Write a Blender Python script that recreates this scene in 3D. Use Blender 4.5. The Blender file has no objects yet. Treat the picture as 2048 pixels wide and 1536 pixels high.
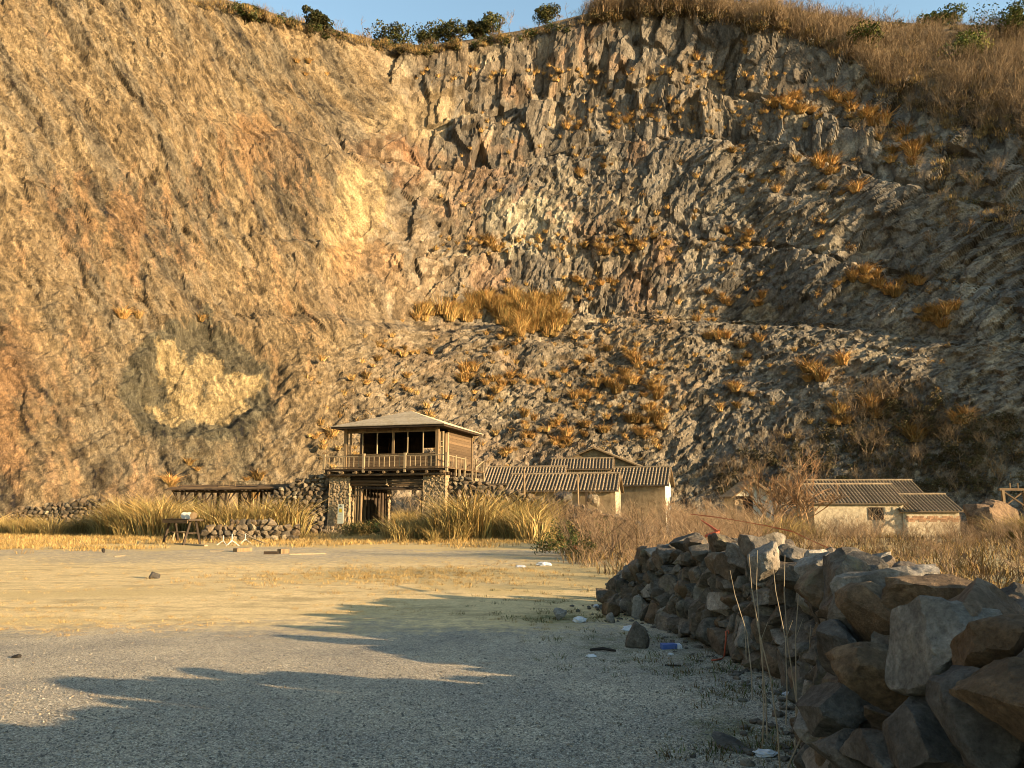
import bpy, bmesh, math, random
import numpy as np
from mathutils import Vector, Matrix, noise as mnoise

# ---------------------------------------------------------------- camera, sky, sun, exposure
scene = bpy.context.scene
C = scene.collection
CAM_H, PITCH, FPX = 1.6, math.radians(9.12), 1538.0
cam_data = bpy.data.cameras.new('camera')
cam_data.sensor_width = 36.0
cam_data.lens = 36.0 * FPX / 2048.0
cam_data.clip_start, cam_data.clip_end = 0.05, 3000.0
cam = bpy.data.objects.new('camera', cam_data)
cam.location = (0, 0, CAM_H)
cam.rotation_euler = (math.pi / 2 + PITCH, 0, 0)
C.objects.link(cam)
scene.camera = cam

SUN_EL, SUN_AZ = math.radians(11.8), math.radians(25.0)     # azimuth behind the pure right-hand direction
SUN = np.array([math.cos(SUN_EL) * math.cos(SUN_AZ), -math.cos(SUN_EL) * math.sin(SUN_AZ), math.sin(SUN_EL)])
world = bpy.data.worlds.new('World')
scene.world = world
world.use_nodes = True
wn = world.node_tree
sky = wn.nodes.new('ShaderNodeTexSky')
sky.sky_type = 'NISHITA'
sky.sun_disc = False
sky.sun_elevation = SUN_EL
sky.sun_rotation = math.atan2(SUN[0], SUN[1])
sky.air_density = 1.6
sky.dust_density = 0.3
sky.ozone_density = 2.2
wn.nodes['Background'].inputs['Strength'].default_value = 0.105
wn.links.new(sky.outputs[0], wn.nodes['Background'].inputs['Color'])
sun_data = bpy.data.lights.new('sun', 'SUN')
sun_data.energy = 5.0
sun_data.angle = math.radians(0.5)
sun_data.color = (1.0, 0.73, 0.42)
sun = bpy.data.objects.new('sun', sun_data)
sun.rotation_euler = Vector(SUN).to_track_quat('Z', 'Y').to_euler()
sun.location = (60, -40, 40)
C.objects.link(sun)
scene.view_settings.view_transform = 'Standard'
scene.view_settings.look = 'None'
scene.view_settings.gamma = 1.0
scene.view_settings.exposure = 1.78
scene.render.engine = 'CYCLES'
scene.cycles.max_bounces = 5
scene.cycles.diffuse_bounces = 1
scene.cycles.glossy_bounces = 1
scene.cycles.transmission_bounces = 2
scene.cycles.transparent_max_bounces = 4
scene.cycles.filter_width = 1.0
scene.cycles.use_adaptive_sampling = True
scene.cycles.adaptive_threshold = 0.02

rng = random.Random(7)
nrg = np.random.default_rng(11)
CP, SP = math.cos(PITCH), math.sin(PITCH)

# ---------------------------------------------------------------- measuring helpers (photo pixel <-> place)
def ray(px, py):
    u, v = (px - 1024.0) / FPX, (768.0 - py) / FPX
    return np.array([u, CP - v * SP, SP + v * CP])

def at(px, py, Y):                       # the point seen at a pixel at distance Y in front of the camera
    d = ray(px, py)
    k = Y / d[1]
    return np.array([d[0] * k, Y, CAM_H + d[2] * k])

def on_ground(px, py, z=0.0):
    d = ray(px, py)
    k = (z - CAM_H) / d[2]
    return np.array([d[0] * k, d[1] * k, z])

def project(P):
    P = np.asarray(P, float)
    y, z = P[..., 1], P[..., 2] - CAM_H
    dep = y * CP + z * SP
    up = -y * SP + z * CP
    return 1024 + FPX * P[..., 0] / dep, 768 - FPX * up / dep, dep

# ---------------------------------------------------------------- numpy noise
def h2(ix, iy, seed):
    a = (ix.astype(np.int64) * 374761393 + iy.astype(np.int64) * 668265263 + seed * 974634777) & 0xFFFFFFFF
    a = ((a ^ (a >> 13)) * 1274126177) & 0xFFFFFFFF
    a = ((a ^ (a >> 16)) * 2246822519) & 0xFFFFFFFF
    return ((a ^ (a >> 15)) & 0xFFFFFF) / float(0x1000000)

def vnoise(x, y, seed=0):
    ix, iy = np.floor(x), np.floor(y)
    fx, fy = x - ix, y - iy
    sx, sy = fx * fx * fx * (fx * (fx * 6 - 15) + 10), fy * fy * fy * (fy * (fy * 6 - 15) + 10)
    a, b = h2(ix, iy, seed), h2(ix + 1, iy, seed)
    c, d = h2(ix, iy + 1, seed), h2(ix + 1, iy + 1, seed)
    return ((a + (b - a) * sx) * (1 - sy) + (c + (d - c) * sx) * sy) * 2 - 1

def fbm(x, y, seed=0, octv=4, gain=0.5):
    r, a, t = 0.0, 1.0, 0.0
    for o in range(octv):
        r = r + a * vnoise(x * 2 ** o + 17.3 * o, y * 2 ** o - 9.1 * o, seed + o)
        t += a
        a *= gain
    return r / t

def facets(x, y, seed, tilt=1.0, ids=False):
    """broken rock: every cell is a tilted plane at its own level; also the distance to the cell's edge"""
    ix, iy = np.floor(x), np.floor(y)
    d1 = np.full(x.shape, 9.0)
    d2 = np.full(x.shape, 9.0)
    bx_, by_, dx_, dy_ = ix.copy(), iy.copy(), np.zeros(x.shape), np.zeros(x.shape)
    for ox in (-1, 0, 1):
        for oy in (-1, 0, 1):
            cx, cy = ix + ox, iy + oy
            dx = x - (cx + 0.1 + 0.8 * h2(cx, cy, seed))
            dy = y - (cy + 0.1 + 0.8 * h2(cx, cy, seed + 1))
            dd = dx * dx + dy * dy
            near = dd < d1
            d2 = np.where(near, d1, np.minimum(d2, dd))
            d1 = np.where(near, dd, d1)
            for t, v in ((bx_, cx), (by_, cy), (dx_, dx), (dy_, dy)): np.copyto(t, v, where=near)
    hh = (h2(bx_, by_, seed + 2) * 2 - 1) + tilt * ((h2(bx_, by_, seed + 3) * 2 - 1) * dx_ + (h2(bx_, by_, seed + 4) * 2 - 1) * dy_)
    e = np.sqrt(d2) - np.sqrt(d1)
    return (hh, e, h2(bx_, by_, seed + 5)) if ids else (hh, e)

def sstep(a, b, x):
    t = np.clip((x - a) / (b - a), 0, 1)
    return t * t * (3 - 2 * t)

# ---------------------------------------------------------------- object helpers
def tag(o, label=None, cat=None, group=None, kind=None):
    if label: o['label'] = label
    if cat: o['category'] = cat
    if group: o['group'] = group
    if kind: o['kind'] = kind
    return o

def link(name, me, parent=None, loc=None, rot=None, scale=None):
    o = bpy.data.objects.new(name, me)
    C.objects.link(o)
    if parent is not None: o.parent = parent
    if loc is not None: o.location = loc
    if rot is not None: o.rotation_euler = rot
    if scale is not None: o.scale = scale if hasattr(scale, '__len__') else (scale,) * 3
    return o

def np_mesh(name, V, F, mat=None, smooth=False, col=None, attrs=None):
    """V (n,3); F (m,3) or (m,4) int arrays -> mesh"""
    V = np.ascontiguousarray(V, np.float32); F = np.ascontiguousarray(F, np.int32)
    me = bpy.data.meshes.new(name)
    k = F.shape[1]
    me.vertices.add(len(V)); me.vertices.foreach_set('co', V.ravel())
    me.loops.add(F.size); me.loops.foreach_set('vertex_index', F.ravel())
    me.polygons.add(len(F))
    me.polygons.foreach_set('loop_start', np.arange(0, F.size, k, dtype=np.int32))
    me.polygons.foreach_set('loop_total', np.full(len(F), k, np.int32))
    me.polygons.foreach_set('use_smooth', np.full(len(F), smooth, bool))
    if col is not None:
        a = me.color_attributes.new('Col', 'FLOAT_COLOR', 'POINT')
        c4 = np.ones((len(V), 4), np.float32); c4[:, :3] = col
        a.data.foreach_set('color', c4.ravel())
    for nm, arr in (attrs or {}).items():
        a = me.attributes.new(nm, 'FLOAT', 'POINT')
        a.data.foreach_set('value', np.ascontiguousarray(arr, np.float32))
    me.update(calc_edges=True)
    if mat: me.materials.append(mat)
    return me

def empty(name, loc=(0, 0, 0), rz=0.0, scale=1.0):
    o = bpy.data.objects.new(name, None)
    o.empty_display_size = 0.2
    C.objects.link(o)
    o.location = loc
    o.rotation_euler = (0, 0, rz)
    o.scale = (scale,) * 3
    return o

class MB:
    """collects boxes, tubes and loose faces; build() links them as ONE mesh object"""
    def __init__(s): s.v, s.f = [], []
    def raw(s, V, F):
        n = len(s.v)
        s.v += [tuple(p) for p in V]
        s.f += [tuple(n + i for i in f) for f in F]
        return s
    def box(s, x0, x1, y0, y1, z0, z1, j=0.0):
        r = lambda: rng.uniform(-j, j) if j else 0.0
        V = [(x + r(), y + r(), z + r()) for z in (z0, z1) for y in (y0, y1) for x in (x0, x1)]
        return s.raw(V, [(0, 2, 3, 1), (4, 5, 7, 6), (0, 1, 5, 4), (2, 6, 7, 3), (0, 4, 6, 2), (1, 3, 7, 5)])
    def bar(s, a, b, w, h=None, up=(0, 0, 1)):
        """a beam of section w x h from a to b"""
        h = h or w
        a, b = Vector(a), Vector(b)
        d = (b - a).normalized()
        u = Vector(up)
        if abs(d.dot(u)) > 0.98: u = Vector((0, 1, 0))
        x = d.cross(u).normalized(); y = x.cross(d)
        V = [p + x * (w / 2 * sx) + y * (h / 2 * sy) for p in (a, b) for sx, sy in ((-1, -1), (1, -1), (1, 1), (-1, 1))]
        return s.raw(V, [(0, 3, 2, 1), (4, 5, 6, 7), (0, 1, 5, 4), (1, 2, 6, 5), (2, 3, 7, 6), (3, 0, 4, 7)])
    def tube(s, pts, rads, n=6, cap=True):
        pts = [Vector(p) for p in pts]
        if not hasattr(rads, '__len__'): rads = [rads] * len(pts)
        V, F = [], []
        for i, p in enumerate(pts):
            d = (pts[min(i + 1, len(pts) - 1)] - pts[max(i - 1, 0)]).normalized()
            u = Vector((0, 0, 1)) if abs(d.z) < 0.9 else Vector((1, 0, 0))
            x = d.cross(u).normalized(); y = d.cross(x)
            for k in range(n):
                t = 2 * math.pi * k / n
                V.append(p + (x * math.cos(t) + y * math.sin(t)) * rads[i])
        for i in range(len(pts) - 1):
            for k in range(n):
                a, b = i * n + k, i * n + (k + 1) % n
                F.append((a, b, b + n, a + n))
        if cap:
            F.append(tuple(range(n))[::-1]); F.append(tuple(range((len(pts) - 1) * n, len(pts) * n)))
        return s.raw(V, F)
    def mesh(s, name, mat, smooth=False):
        me = bpy.data.meshes.new(name)
        me.from_pydata(s.v, [], s.f)
        if smooth: me.polygons.foreach_set('use_smooth', [True] * len(me.polygons))
        me.update()
        if mat: me.materials.append(mat)
        return me
    def build(s, name, mat, parent=None, smooth=False):
        return link(name, s.mesh(name, mat, smooth), parent)

# ---------------------------------------------------------------- materials
def new_mat(name):
    m = bpy.data.materials.new(name)
    m.use_nodes = True
    nt = m.node_tree
    b = nt.nodes['Principled BSDF']
    b.inputs['Specular IOR Level'].default_value = 0.25
    b.inputs['Roughness'].default_value = 0.85
    return m, nt, b

def nd(nt, typ, **kw):
    n = nt.nodes.new(typ)
    for k, v in kw.items():
        if k.startswith('i_'):
            n.inputs[k[2:].replace('_', ' ')].default_value = v
        else:
            setattr(n, k, v)
    return n

def noise_node(nt, scale, detail=4.0, rough=0.55, coord='Object', stretch=None, dist=0.0):
    tc = nd(nt, 'ShaderNodeTexCoord')
    n = nd(nt, 'ShaderNodeTexNoise')
    n.inputs['Scale'].default_value = scale
    n.inputs['Detail'].default_value = detail
    n.inputs['Roughness'].default_value = rough
    n.inputs['Distortion'].default_value = dist
    src = tc.outputs[coord]
    if coord == 'World':
        pass
    if stretch:
        mp = nd(nt, 'ShaderNodeMapping')
        mp.inputs['Scale'].default_value = stretch
        nt.links.new(src, mp.inputs['Vector'])
        src = mp.outputs['Vector']
    nt.links.new(src, n.inputs['Vector'])
    return n

def ramp(nt, fac, stops):
    r = nd(nt, 'ShaderNodeValToRGB')
    e = r.color_ramp.elements
    while len(e) > 1: e.remove(e[-1])
    e[0].position, e[0].color = stops[0][0], tuple(stops[0][1]) + (1,) if len(stops[0][1]) == 3 else stops[0][1]
    for p, c in stops[1:]:
        x = e.new(p); x.color = tuple(c) + (1,)
    nt.links.new(fac, r.inputs['Fac'])
    return r.outputs['Color']

def mix(nt, a, b, fac, mode='MIX'):
    m = nd(nt, 'ShaderNodeMix', data_type='RGBA', blend_type=mode)
    for sock, val in ((m.inputs[6], a), (m.inputs[7], b), (m.inputs[0], fac)):
        if hasattr(val, 'links') or hasattr(val, 'is_linked'): nt.links.new(val, sock)
        elif isinstance(val, (int, float)): sock.default_value = val
        else: sock.default_value = tuple(val) + (1,)
    return m.outputs[2]

def bump(nt, bsdf, height, strength=0.5, dist=0.05, prev=None):
    b = nd(nt, 'ShaderNodeBump')
    b.inputs['Strength'].default_value = strength
    b.inputs['Distance'].default_value = dist
    nt.links.new(height, b.inputs['Height'])
    if prev is not None: nt.links.new(prev, b.inputs['Normal'])
    nt.links.new(b.outputs[0], bsdf.inputs['Normal'])
    return b.outputs[0]

def g3(v): return (v, v, v)

def varied(name, c0, c1, scale=3.0, rough=0.85, bstr=0.3, bdist=0.02, stretch=None, per_object=0.0, detail=5.0, contrast=(0.3, 0.7), fine=None):
    """two-tone weathered material: noise between c0 and c1, fine relief, optional brightness change from object to object"""
    m, nt, b = new_mat(name)
    b.inputs['Roughness'].default_value = rough
    n = noise_node(nt, scale, detail, 0.6, stretch=stretch)
    col = ramp(nt, n.outputs['Fac'], [(contrast[0], c0), (contrast[1], c1)])
    if per_object:
        oi = nd(nt, 'ShaderNodeObjectInfo')
        v = ramp(nt, oi.outputs['Random'], [(0.0, g3(1 - per_object)), (1.0, g3(1 + per_object))])
        col = mix(nt, col, v, 1.0, 'MULTIPLY')
    nt.links.new(col, b.inputs['Base Color'])
    f = noise_node(nt, fine or scale * 6, 5.0, 0.65, stretch=stretch)
    if bstr: bump(nt, b, f.outputs['Fac'], bstr, bdist)
    return m
# ---------------------------------------------------------------- the quarry: cliff and hillside
FOOT = np.array([(-95, -20), (-84, 12), (-67, 36), (-46, 54), (-28, 68), (-13, 79), (-3, 84), (12, 86), (30, 84),
                 (46, 78), (57, 69), (66, 56), (73, 40), (78, 22), (82, 0), (85, -25)], float)
def catmull(P, n):
    t = np.linspace(0, len(P) - 1, n)
    i = np.clip(t.astype(int), 0, len(P) - 2); f = (t - i)[:, None]
    g = lambda k: P[np.clip(i + k, 0, len(P) - 1)]
    a, b, c, d = g(-1), g(0), g(1), g(2)
    return 0.5 * ((2 * b) + (c - a) * f + (2 * a - 5 * b + 4 * c - d) * f ** 2 + (3 * b - a - 3 * c + d) * f ** 3), t
cv, ct = catmull(FOOT, 1200)
cs = np.concatenate([[0], np.cumsum(np.hypot(*np.diff(cv, axis=0).T))])
# sample the foot densely where the camera looks, loosely elsewhere
fpx = 1024 + FPX * cv[:, 0] / np.maximum(cv[:, 1] * CP, 6.0)
dens = np.where((fpx > -420) & (fpx < 2420), 1.0, 0.16)
dens = np.convolve(np.pad(dens, 20, 'edge'), np.ones(41) / 41, 'valid')
cum = np.concatenate([[0], np.cumsum((dens[1:] + dens[:-1]) / 2 * np.diff(cs))])
NS = 1060
tt = np.linspace(0, cum[-1], NS)
S = np.interp(tt, cum, cs)
FX, FY, KT = (np.interp(S, cs, a) for a in (cv[:, 0], cv[:, 1], ct))
tx, ty = np.gradient(cv[:, 0], cs), np.gradient(cv[:, 1], cs)
ker = np.exp(-np.linspace(-2, 2, 161) ** 2); ker /= ker.sum()
tx, ty = (np.convolve(np.pad(a, 80, 'edge'), ker, 'valid') for a in (tx, ty))
ln = np.hypot(tx, ty)
OX, OY = np.interp(S, cs, -ty / ln), np.interp(S, cs, tx / ln)        # outward, away from the quarry floor

keyk = [0, 1, 2, 3, 4, 5, 6, 7, 8, 9, 10, 11, 12, 13, 14, 15]
keyD = [34, 34, 34, 34, 33, 38, 45, 49, 50, 47, 42, 36, 30, 24, 20, 20]
D = np.interp(KT, keyk, keyD)
keyB = [0, 0, 0, 0, .05, .45, .95, 1, .9, .35, 0, 0, 0, 0, 0, 0]           # share of the benched profile
WB = np.interp(KT, keyk, keyB)
RIM = np.array([(-900, -420), (-400, -330), (0, -170), (200, -90), (380, 6), (460, 18), (600, 52), (720, 80), (800, 98), (850, 103), (1000, 80),
                (1100, 62), (1200, 38), (1300, 24), (1400, 32), (1550, 62), (1650, 96), (1720, 135), (1850, 190), (2048, 235), (2300, 300)], float)
SKY = np.array([(-900, -440), (0, -200), (380, -2), (460, 12), (600, 46), (720, 76), (800, 92), (850, 96), (1000, 72), (1100, 52), (1200, 28),
                (1300, 8), (1450, 6), (1560, 14), (1640, 32), (1760, 42), (1900, 48), (2048, 54), (2300, 80)], float)
def solve_z(X, Y, tab):
    lo, hi = np.zeros_like(X), np.full_like(X, 160.0)
    for _ in range(40):
        m = (lo + hi) / 2
        px, py, _d = project(np.stack([X, Y, m], -1))
        low = py > np.interp(px, tab[:, 0], tab[:, 1])
        lo, hi = np.where(low, m, lo), np.where(low, hi, m)
    return (lo + hi) / 2
kv = np.arange(16)
kx = np.interp(kv, ct, cv[:, 0]); ky = np.interp(kv, ct, cv[:, 1])
RX, RY = FX + OX * D, FY + OY * D
vis = (KT > 2.6) & (KT < 9.6)
RZ = np.where(vis, solve_z(RX, np.maximum(RY, 20), RIM), 0)
zl, zr = RZ[vis][0], RZ[vis][-1]
RZ = np.where(KT <= 2.6, zl + (2.6 - KT) * 1.0, RZ)
RZ = np.where(KT >= 9.6, np.interp(KT, [9.6, 10, 11, 12, 13, 14, 15], [zr, zr * .92, zr * .55, 14, 8, 6, 5]), RZ)
D2 = np.interp(KT, keyk, [60, 60, 60, 60, 60, 62, 68, 74, 82, 88, 82, 72, 62, 54, 50, 50])
HX, HY = FX + OX * D2, FY + OY * D2
HZ = np.where(vis, solve_z(HX, np.maximum(HY, 20), SKY), 0)
HZ = np.where(KT <= 2.6, RZ + 8, HZ)
zr2 = HZ[vis][-1]
HZ = np.where(KT >= 9.6, np.interp(KT, [9.6, 10, 11, 12, 13, 14, 15], [zr2, zr2 * .92, zr2 * .55, 20, 11, 8, 7]), HZ)
HZ = np.maximum(HZ, RZ + 1.5)
sm = lambda a, k: np.convolve(np.pad(a, k, 'edge'), np.ones(2 * k + 1) / (2 * k + 1), 'valid')
RZ, HZ = sm(RZ, 10), sm(HZ, 14)

# profile: how far back the face stands at each fraction of its height
LP = np.array([(0, 0), (.1, .13), (.5, .53), (.8, .80), (1, 1)])
BP = np.array([(0, 0), (.12, .17), (.30, .43), (.318, .555), (.335, .565), (.46, .62), (.470, .70), (.482, .705), (.60, .745), (.69, .785), (.703, .88),
               (.715, .885), (.815, .912), (.825, .962), (.835, .966), (1, 1)])
RP = np.array([(0, 0), (.25, .28), (.5, .56), (.75, .8), (1, 1)])
zf_f = np.linspace(0, 1, 2000)
arc = np.cumsum(np.hypot(np.gradient(np.interp(zf_f, BP[:, 0], BP[:, 1])) * 48, np.gradient(zf_f) * 85)); arc = (arc - arc[0]) / (arc[-1] - arc[0])
NT, NH = 560, 90
ZF = np.interp(np.linspace(0, 1, NT), arc, zf_f)[:, None]
sg, kt = S[None, :], KT[None, :]
zz = ZF * RZ[None, :]
wob = 0.028 * fbm(sg / 22 + 0 * ZF, ZF * 3, 5, 3) + 0.012 * fbm(sg / 5 + 0 * ZF, ZF * 8, 8, 2)
wob = wob * sstep(0, .1, ZF) * sstep(1.0, .93, ZF)
zw = np.clip(ZF + wob, 0, 1)
offL, offB, offR = (np.interp(zw, p[:, 0], p[:, 1]) for p in (LP, BP, RP))
wr = sstep(8.2, 9.6, kt)
off = (offL * (1 - wr) + offR * wr) * (1 - WB[None, :]) + offB * WB[None, :]
off = off * D[None, :]
# hillside above the rim
HF = np.linspace(0, 1, NH + 1)[1:, None] ** 1.3
offh = D[None, :] + (D2 - D)[None, :] * HF
zh = RZ[None, :] + (HZ - RZ)[None, :] * (HF ** 0.85) + 0.9 * fbm(sg / 9 + 0 * HF, offh / 9, 31, 3) * sstep(0, .15, HF)
off = np.vstack([off, offh]); zz = np.vstack([zz, zh])
# a last skirt that runs down behind, so that the hill is a body
off = np.vstack([off, D2[None, :] + 60]); zz = np.vstack([zz, np.full((1, NS), -3.0)])
zz[0] = -4.0
X = FX[None, :] + OX[None, :] * off; Y = FY[None, :] + OY[None, :] * off
NR = off.shape[0]
sg = np.broadcast_to(sg, off.shape); kt = np.broadcast_to(kt, off.shape)
cpx, cpy, cdep = project(np.stack([X, Y, zz], -1))
cpx = np.where(Y > 8, cpx, np.where(X < 0, -3000, 5000))
hill = np.zeros(off.shape); hill[NT:] = 1.0
hillm = np.vstack([np.zeros((NT, NS)), np.broadcast_to(sstep(0, .12, HF), (NH, NS)), np.ones((1, NS))])

# broken rock
def rot(a_deg, x, y):
    a = math.radians(a_deg); c, s_ = math.cos(a), math.sin(a)
    return x * c + y * s_, -x * s_ + y * c
wx = .9 * fbm(sg / 11, zz / 11, 41, 2) + .10 * fbm(sg / 1.6, zz / 1.6, 43, 2); wz = .9 * fbm(sg / 11, zz / 11, 45, 2) + .10 * fbm(sg / 1.6, zz / 1.6, 47, 2)
su, zu = sg + wx, zz + wz
wright = sstep(1250, 1480, cpx + 120 * fbm(sg / 15, zz / 15, 91, 2))
wback = sstep(560, 930, cpx + 130 * fbm(sg / 14, zz / 14, 90, 2)) * (1 - wright)
wleft = 1 - wback - wright
# left face: strata dipping steeply down to the right, low relief
bench = np.vstack([(zw > .325).astype(float) + (zw > .476) + (zw > .709) + (zw > .83), np.full((NH + 1, NS), 4.0)])
bench = np.where(wleft > .6, 0, bench)
def field(w, ang, sizes, amps, seed, big):
    out, edge, idm, idf = np.zeros(off.shape), np.ones(off.shape), np.full(off.shape, .5), np.full(off.shape, .5)
    m = (w > .004) & (hillm < .99)
    a, b = rot(ang, su[m] + 41.0 * bench[m], zu[m])
    d = big(a, b, sg[m], zz[m])
    for i, ((ca, cb), am) in enumerate(zip(sizes, amps)):
        f, e, k = facets(a / ca, b / cb, seed + 10 * i, 1.2, True)
        d = d + am * f
        if i == 1: edge[m] = e; idm[m] = k
        if i == 2: idf[m] = k
    out[m] = d
    return out, edge, idm, idf
ub = sstep(.62, .74, (zz / np.maximum(RZ[None, :], 1)))                        # the tall pillars of the upper benches
dL, eL, iL, jL = field(wleft, -66, ((4.6, 1.5), (1.7, .58), (.66, .27)), (.24, .17, .085), 100, lambda a, b, s_, z_: 1.0 * fbm(a / 22, b / 4.5, 130, 3))
dB, eB, iB, jB = field(wback, 80, ((8, 2.6), (3.0, 1.0), (1.1, .42)), (.58, .38, .19), 200, lambda a, b, s_, z_: 1.1 * fbm(s_ / 9, z_ / 16, 230, 3))
dR, eR, iR, jR = field(wright, 58, ((6.5, 2.2), (2.5, .9), (1.0, .42)), (.52, .38, .19), 300, lambda a, b, s_, z_: 1.4 * fbm(s_ / 10, z_ / 12, 330, 3))
dP, eP, iP, jP = field(ub * (wback + wright), 85, ((17, 3.0), (7, 1.25), (2.2, .5)), (1.25, .52, .22), 380, lambda a, b, s_, z_: .5 * fbm(s_ / 9, z_ / 16, 390, 2))
disp = wleft * dL + (wback * dB + wright * dR) * (1 - ub) + ub * (wback + wright) * dP
zrel = zz / np.maximum(RZ[None, :], 1)
talus = sstep(.36, .26, zrel + .05 * fbm(sg / 8, zz / 8, 340, 2)) * (1 - wleft * .5)      # rubble slope: smaller, rounder lumps
dT, eT, iT, jT = field(talus, 35, ((2.8, 1.2), (1.25, .62), (.6, .32)), (.28, .23, .13), 350, lambda a, b, s_, z_: 1.7 * fbm(s_ / 13, z_ / 9, 360, 3) + .6 * fbm(s_ / 3, z_ / 2.6, 365, 3))
disp = disp * (1 - talus) + dT * talus
# the quarried recess at the foot of the left face, and the big smooth slab above the corner
def blob(cx, cy, rx, ry, seed, rough=.35):
    d = np.full(off.shape, 9.0)
    m = (np.abs(cpx - cx) < 3 * rx) & (np.abs(cpy - cy) < 3 * ry)
    q = min(rx, ry)
    d[m] = np.hypot((cpx[m] - cx) / rx, (cpy[m] - cy) / ry) + 1.5 * rough * fbm(cpx[m] / q * 1.1, cpy[m] / q * .8, seed, 5, .62)
    return d
rec = blob(410, 760, 150, 115, 400)
slab = blob(712, 440, 70, 120, 410, .25)
disp = disp * (1 - .6 * sstep(1.1, .8, slab))
disp = disp - 1.3 * sstep(1.05, .72, rec)
disp = disp * (1 - hillm) * sstep(-.01, .05, ZF.min() + np.vstack([ZF, np.ones((NH + 1, 1))]))
bl = disp.copy()
bl[1:-1, 1:-1] = (disp[:-2, 1:-1] + disp[2:, 1:-1] + disp[1:-1, :-2] + disp[1:-1, 2:] + 2 * disp[1:-1, 1:-1]) / 6
disp = disp + (bl - disp) * np.clip(.25 + .6 * wleft, 0, 1)
nx, ny, nz = -OX[None, :] * .87, -OY[None, :] * .87, .5
X = X + nx * disp; Y = Y + ny * disp; Z = zz + nz * disp * (1 - .4 * sstep(.93, 1, zrel))

# stone colours (what the stone is, not how it is lit)
def lerp(a, b, t): return a + (np.asarray(b) - a) * t[..., None]
n1, n2, n3 = fbm(sg / 16, zz / 16, 500, 4), fbm(sg / 5, zz / 7, 510, 4), fbm(sg / 1.6, zz / 2.2, 520, 5, .65)
aL, bL = rot(-66, su, zu)
streak = fbm(aL / 14, bL / 1.6, 530, 4); vst = fbm(su / .9, zu / 9, 540, 4)
cellL = h2(np.floor(aL / 3.4), np.floor(bL / 1.25), 545)
wl3, wb3, wr3 = wleft[..., None], wback[..., None], wright[..., None]
idm = np.where(talus > .5, iT, np.where(wleft > .5, iL, np.where(ub > .5, iP, np.where(wright > .5, iR, iB))))
idf = np.where(talus > .5, jT, np.where(wleft > .5, jL, np.where(ub > .5, jP, np.where(wright > .5, jR, jB))))
cj = (idm - .5) * .35 + (idf - .5) * .25                                  # broken edges: patches follow the blocks
col = np.broadcast_to(np.array([.158, .116, .071]), X.shape + (3,)).copy()
col = lerp(col, [.225, .168, .102], sstep(-.15, .5, n2 + cj) * .8)
col = lerp(col, [.118, .101, .078], sstep(-.05, .45, streak + cj) * .75)
col = lerp(col, [.175, .095, .045], sstep(.15, .5, n1 + .5 * vst + cj) * .55 * wleft)
col = lerp(col, [.18, .088, .038], sstep(150, 10, cpx) * sstep(420, 700, cpy) * sstep(-.2, .3, n2 + cj) * .6)
grey = wright * .95 + wback * (.45 + .5 * sstep(860, 1050, cpx))
col = lerp(col, [.094, .085, .071], np.clip(grey * (0.9 + .4 * n1), 0, 1))
col = lerp(col, [.055, .051, .045], np.clip(sstep(.0, .5, n2 + .5 * n3 + cj) * (.12 + .6 * (wback + wright)), 0, 1))
col = lerp(col, [.19, .162, .115], sstep(.2, .55, fbm(su / 3, zu / 5, 560, 3) + cj) * .6 * (wback + .7 * wright))
col = lerp(col, [.15, .088, .048], sstep(.2, .55, fbm(su / 4, zu / 7, 570, 3) + cj) * .5 * wback)
col = lerp(col, [.125, .100, .066], talus * .55 * (1 - .6 * wright))
for cx, cy, rx, ry, c, k in ((716, 430, 55, 105, (.24, .18, .098), .85), (660, 500, 30, 60, (.25, .19, .11), .5), (715, 525, 65, 42, (.23, .13, .06), .7), (690, 380, 30, 40, (.25, .20, .12), .5),
                             (1050, 440, 75, 60, (.25, .225, .16), .7), (840, 225, 90, 40, (.23, .175, .10), .6), (1000, 460, 40, 50, (.23, .20, .14), .5), (1440, 205, 70, 40, (.17, .14, .1), .5),
                             (800, 320, 70, 50, (.17, .09, .045), .6), (780, 560, 160, 60, (.185, .13, .075), .5), (1800, 320, 60, 50, (.19, .17, .14), .6), (1100, 470, 30, 40, (.26, .23, .16), .6),
                             (600, 300, 90, 60, (.10, .085, .065), .5), (560, 130, 80, 40, (.09, .078, .06), .6), (640, 260, 60, 40, (.1, .08, .06), .5)):
    col = lerp(col, c, sstep(1.15, .8, blob(cx, cy, rx, ry, int(cx), .55) + 1.2 * cj) * k * (.45 + .55 * sstep(-.35, .2, vst + .6 * n3)))
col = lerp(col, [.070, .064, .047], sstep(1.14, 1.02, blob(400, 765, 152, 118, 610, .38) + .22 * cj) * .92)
cream = np.full(off.shape, 9.0)
for cx, cy, rx, ry in ((338, 715, 30, 34), (372, 752, 46, 30), (425, 722, 34, 26), (452, 752, 46, 30), (505, 762, 34, 26), (368, 800, 46, 34), (425, 805, 50, 28), (470, 790, 36, 22), (345, 825, 26, 14)):
    cream = np.minimum(cream, blob(cx, cy, rx, ry, int(cx * 3), .6))
col = lerp(col, [.245, .188, .106], sstep(1.08, .92, cream + .7 * cj) * .92)
col = lerp(col, [.078, .071, .052], sstep(1.1, .6, blob(420, 900, 90, 80, 630, .4)) * .6)
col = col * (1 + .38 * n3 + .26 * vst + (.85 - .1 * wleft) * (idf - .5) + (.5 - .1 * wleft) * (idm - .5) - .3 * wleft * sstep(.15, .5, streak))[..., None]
crack = np.where(talus > .5, eT, np.where(wleft > .5, eL * 1.3, np.where(ub > .5, eP, np.where(wright > .5, eR, eB))))
col = col * (1 - .45 * sstep(.10, 0, crack))[..., None]
col = col * (1.02 - .29 * wleft + .10 * wright)[..., None] * (1 - wl3 * np.array([.0, .015, .10]))
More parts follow.
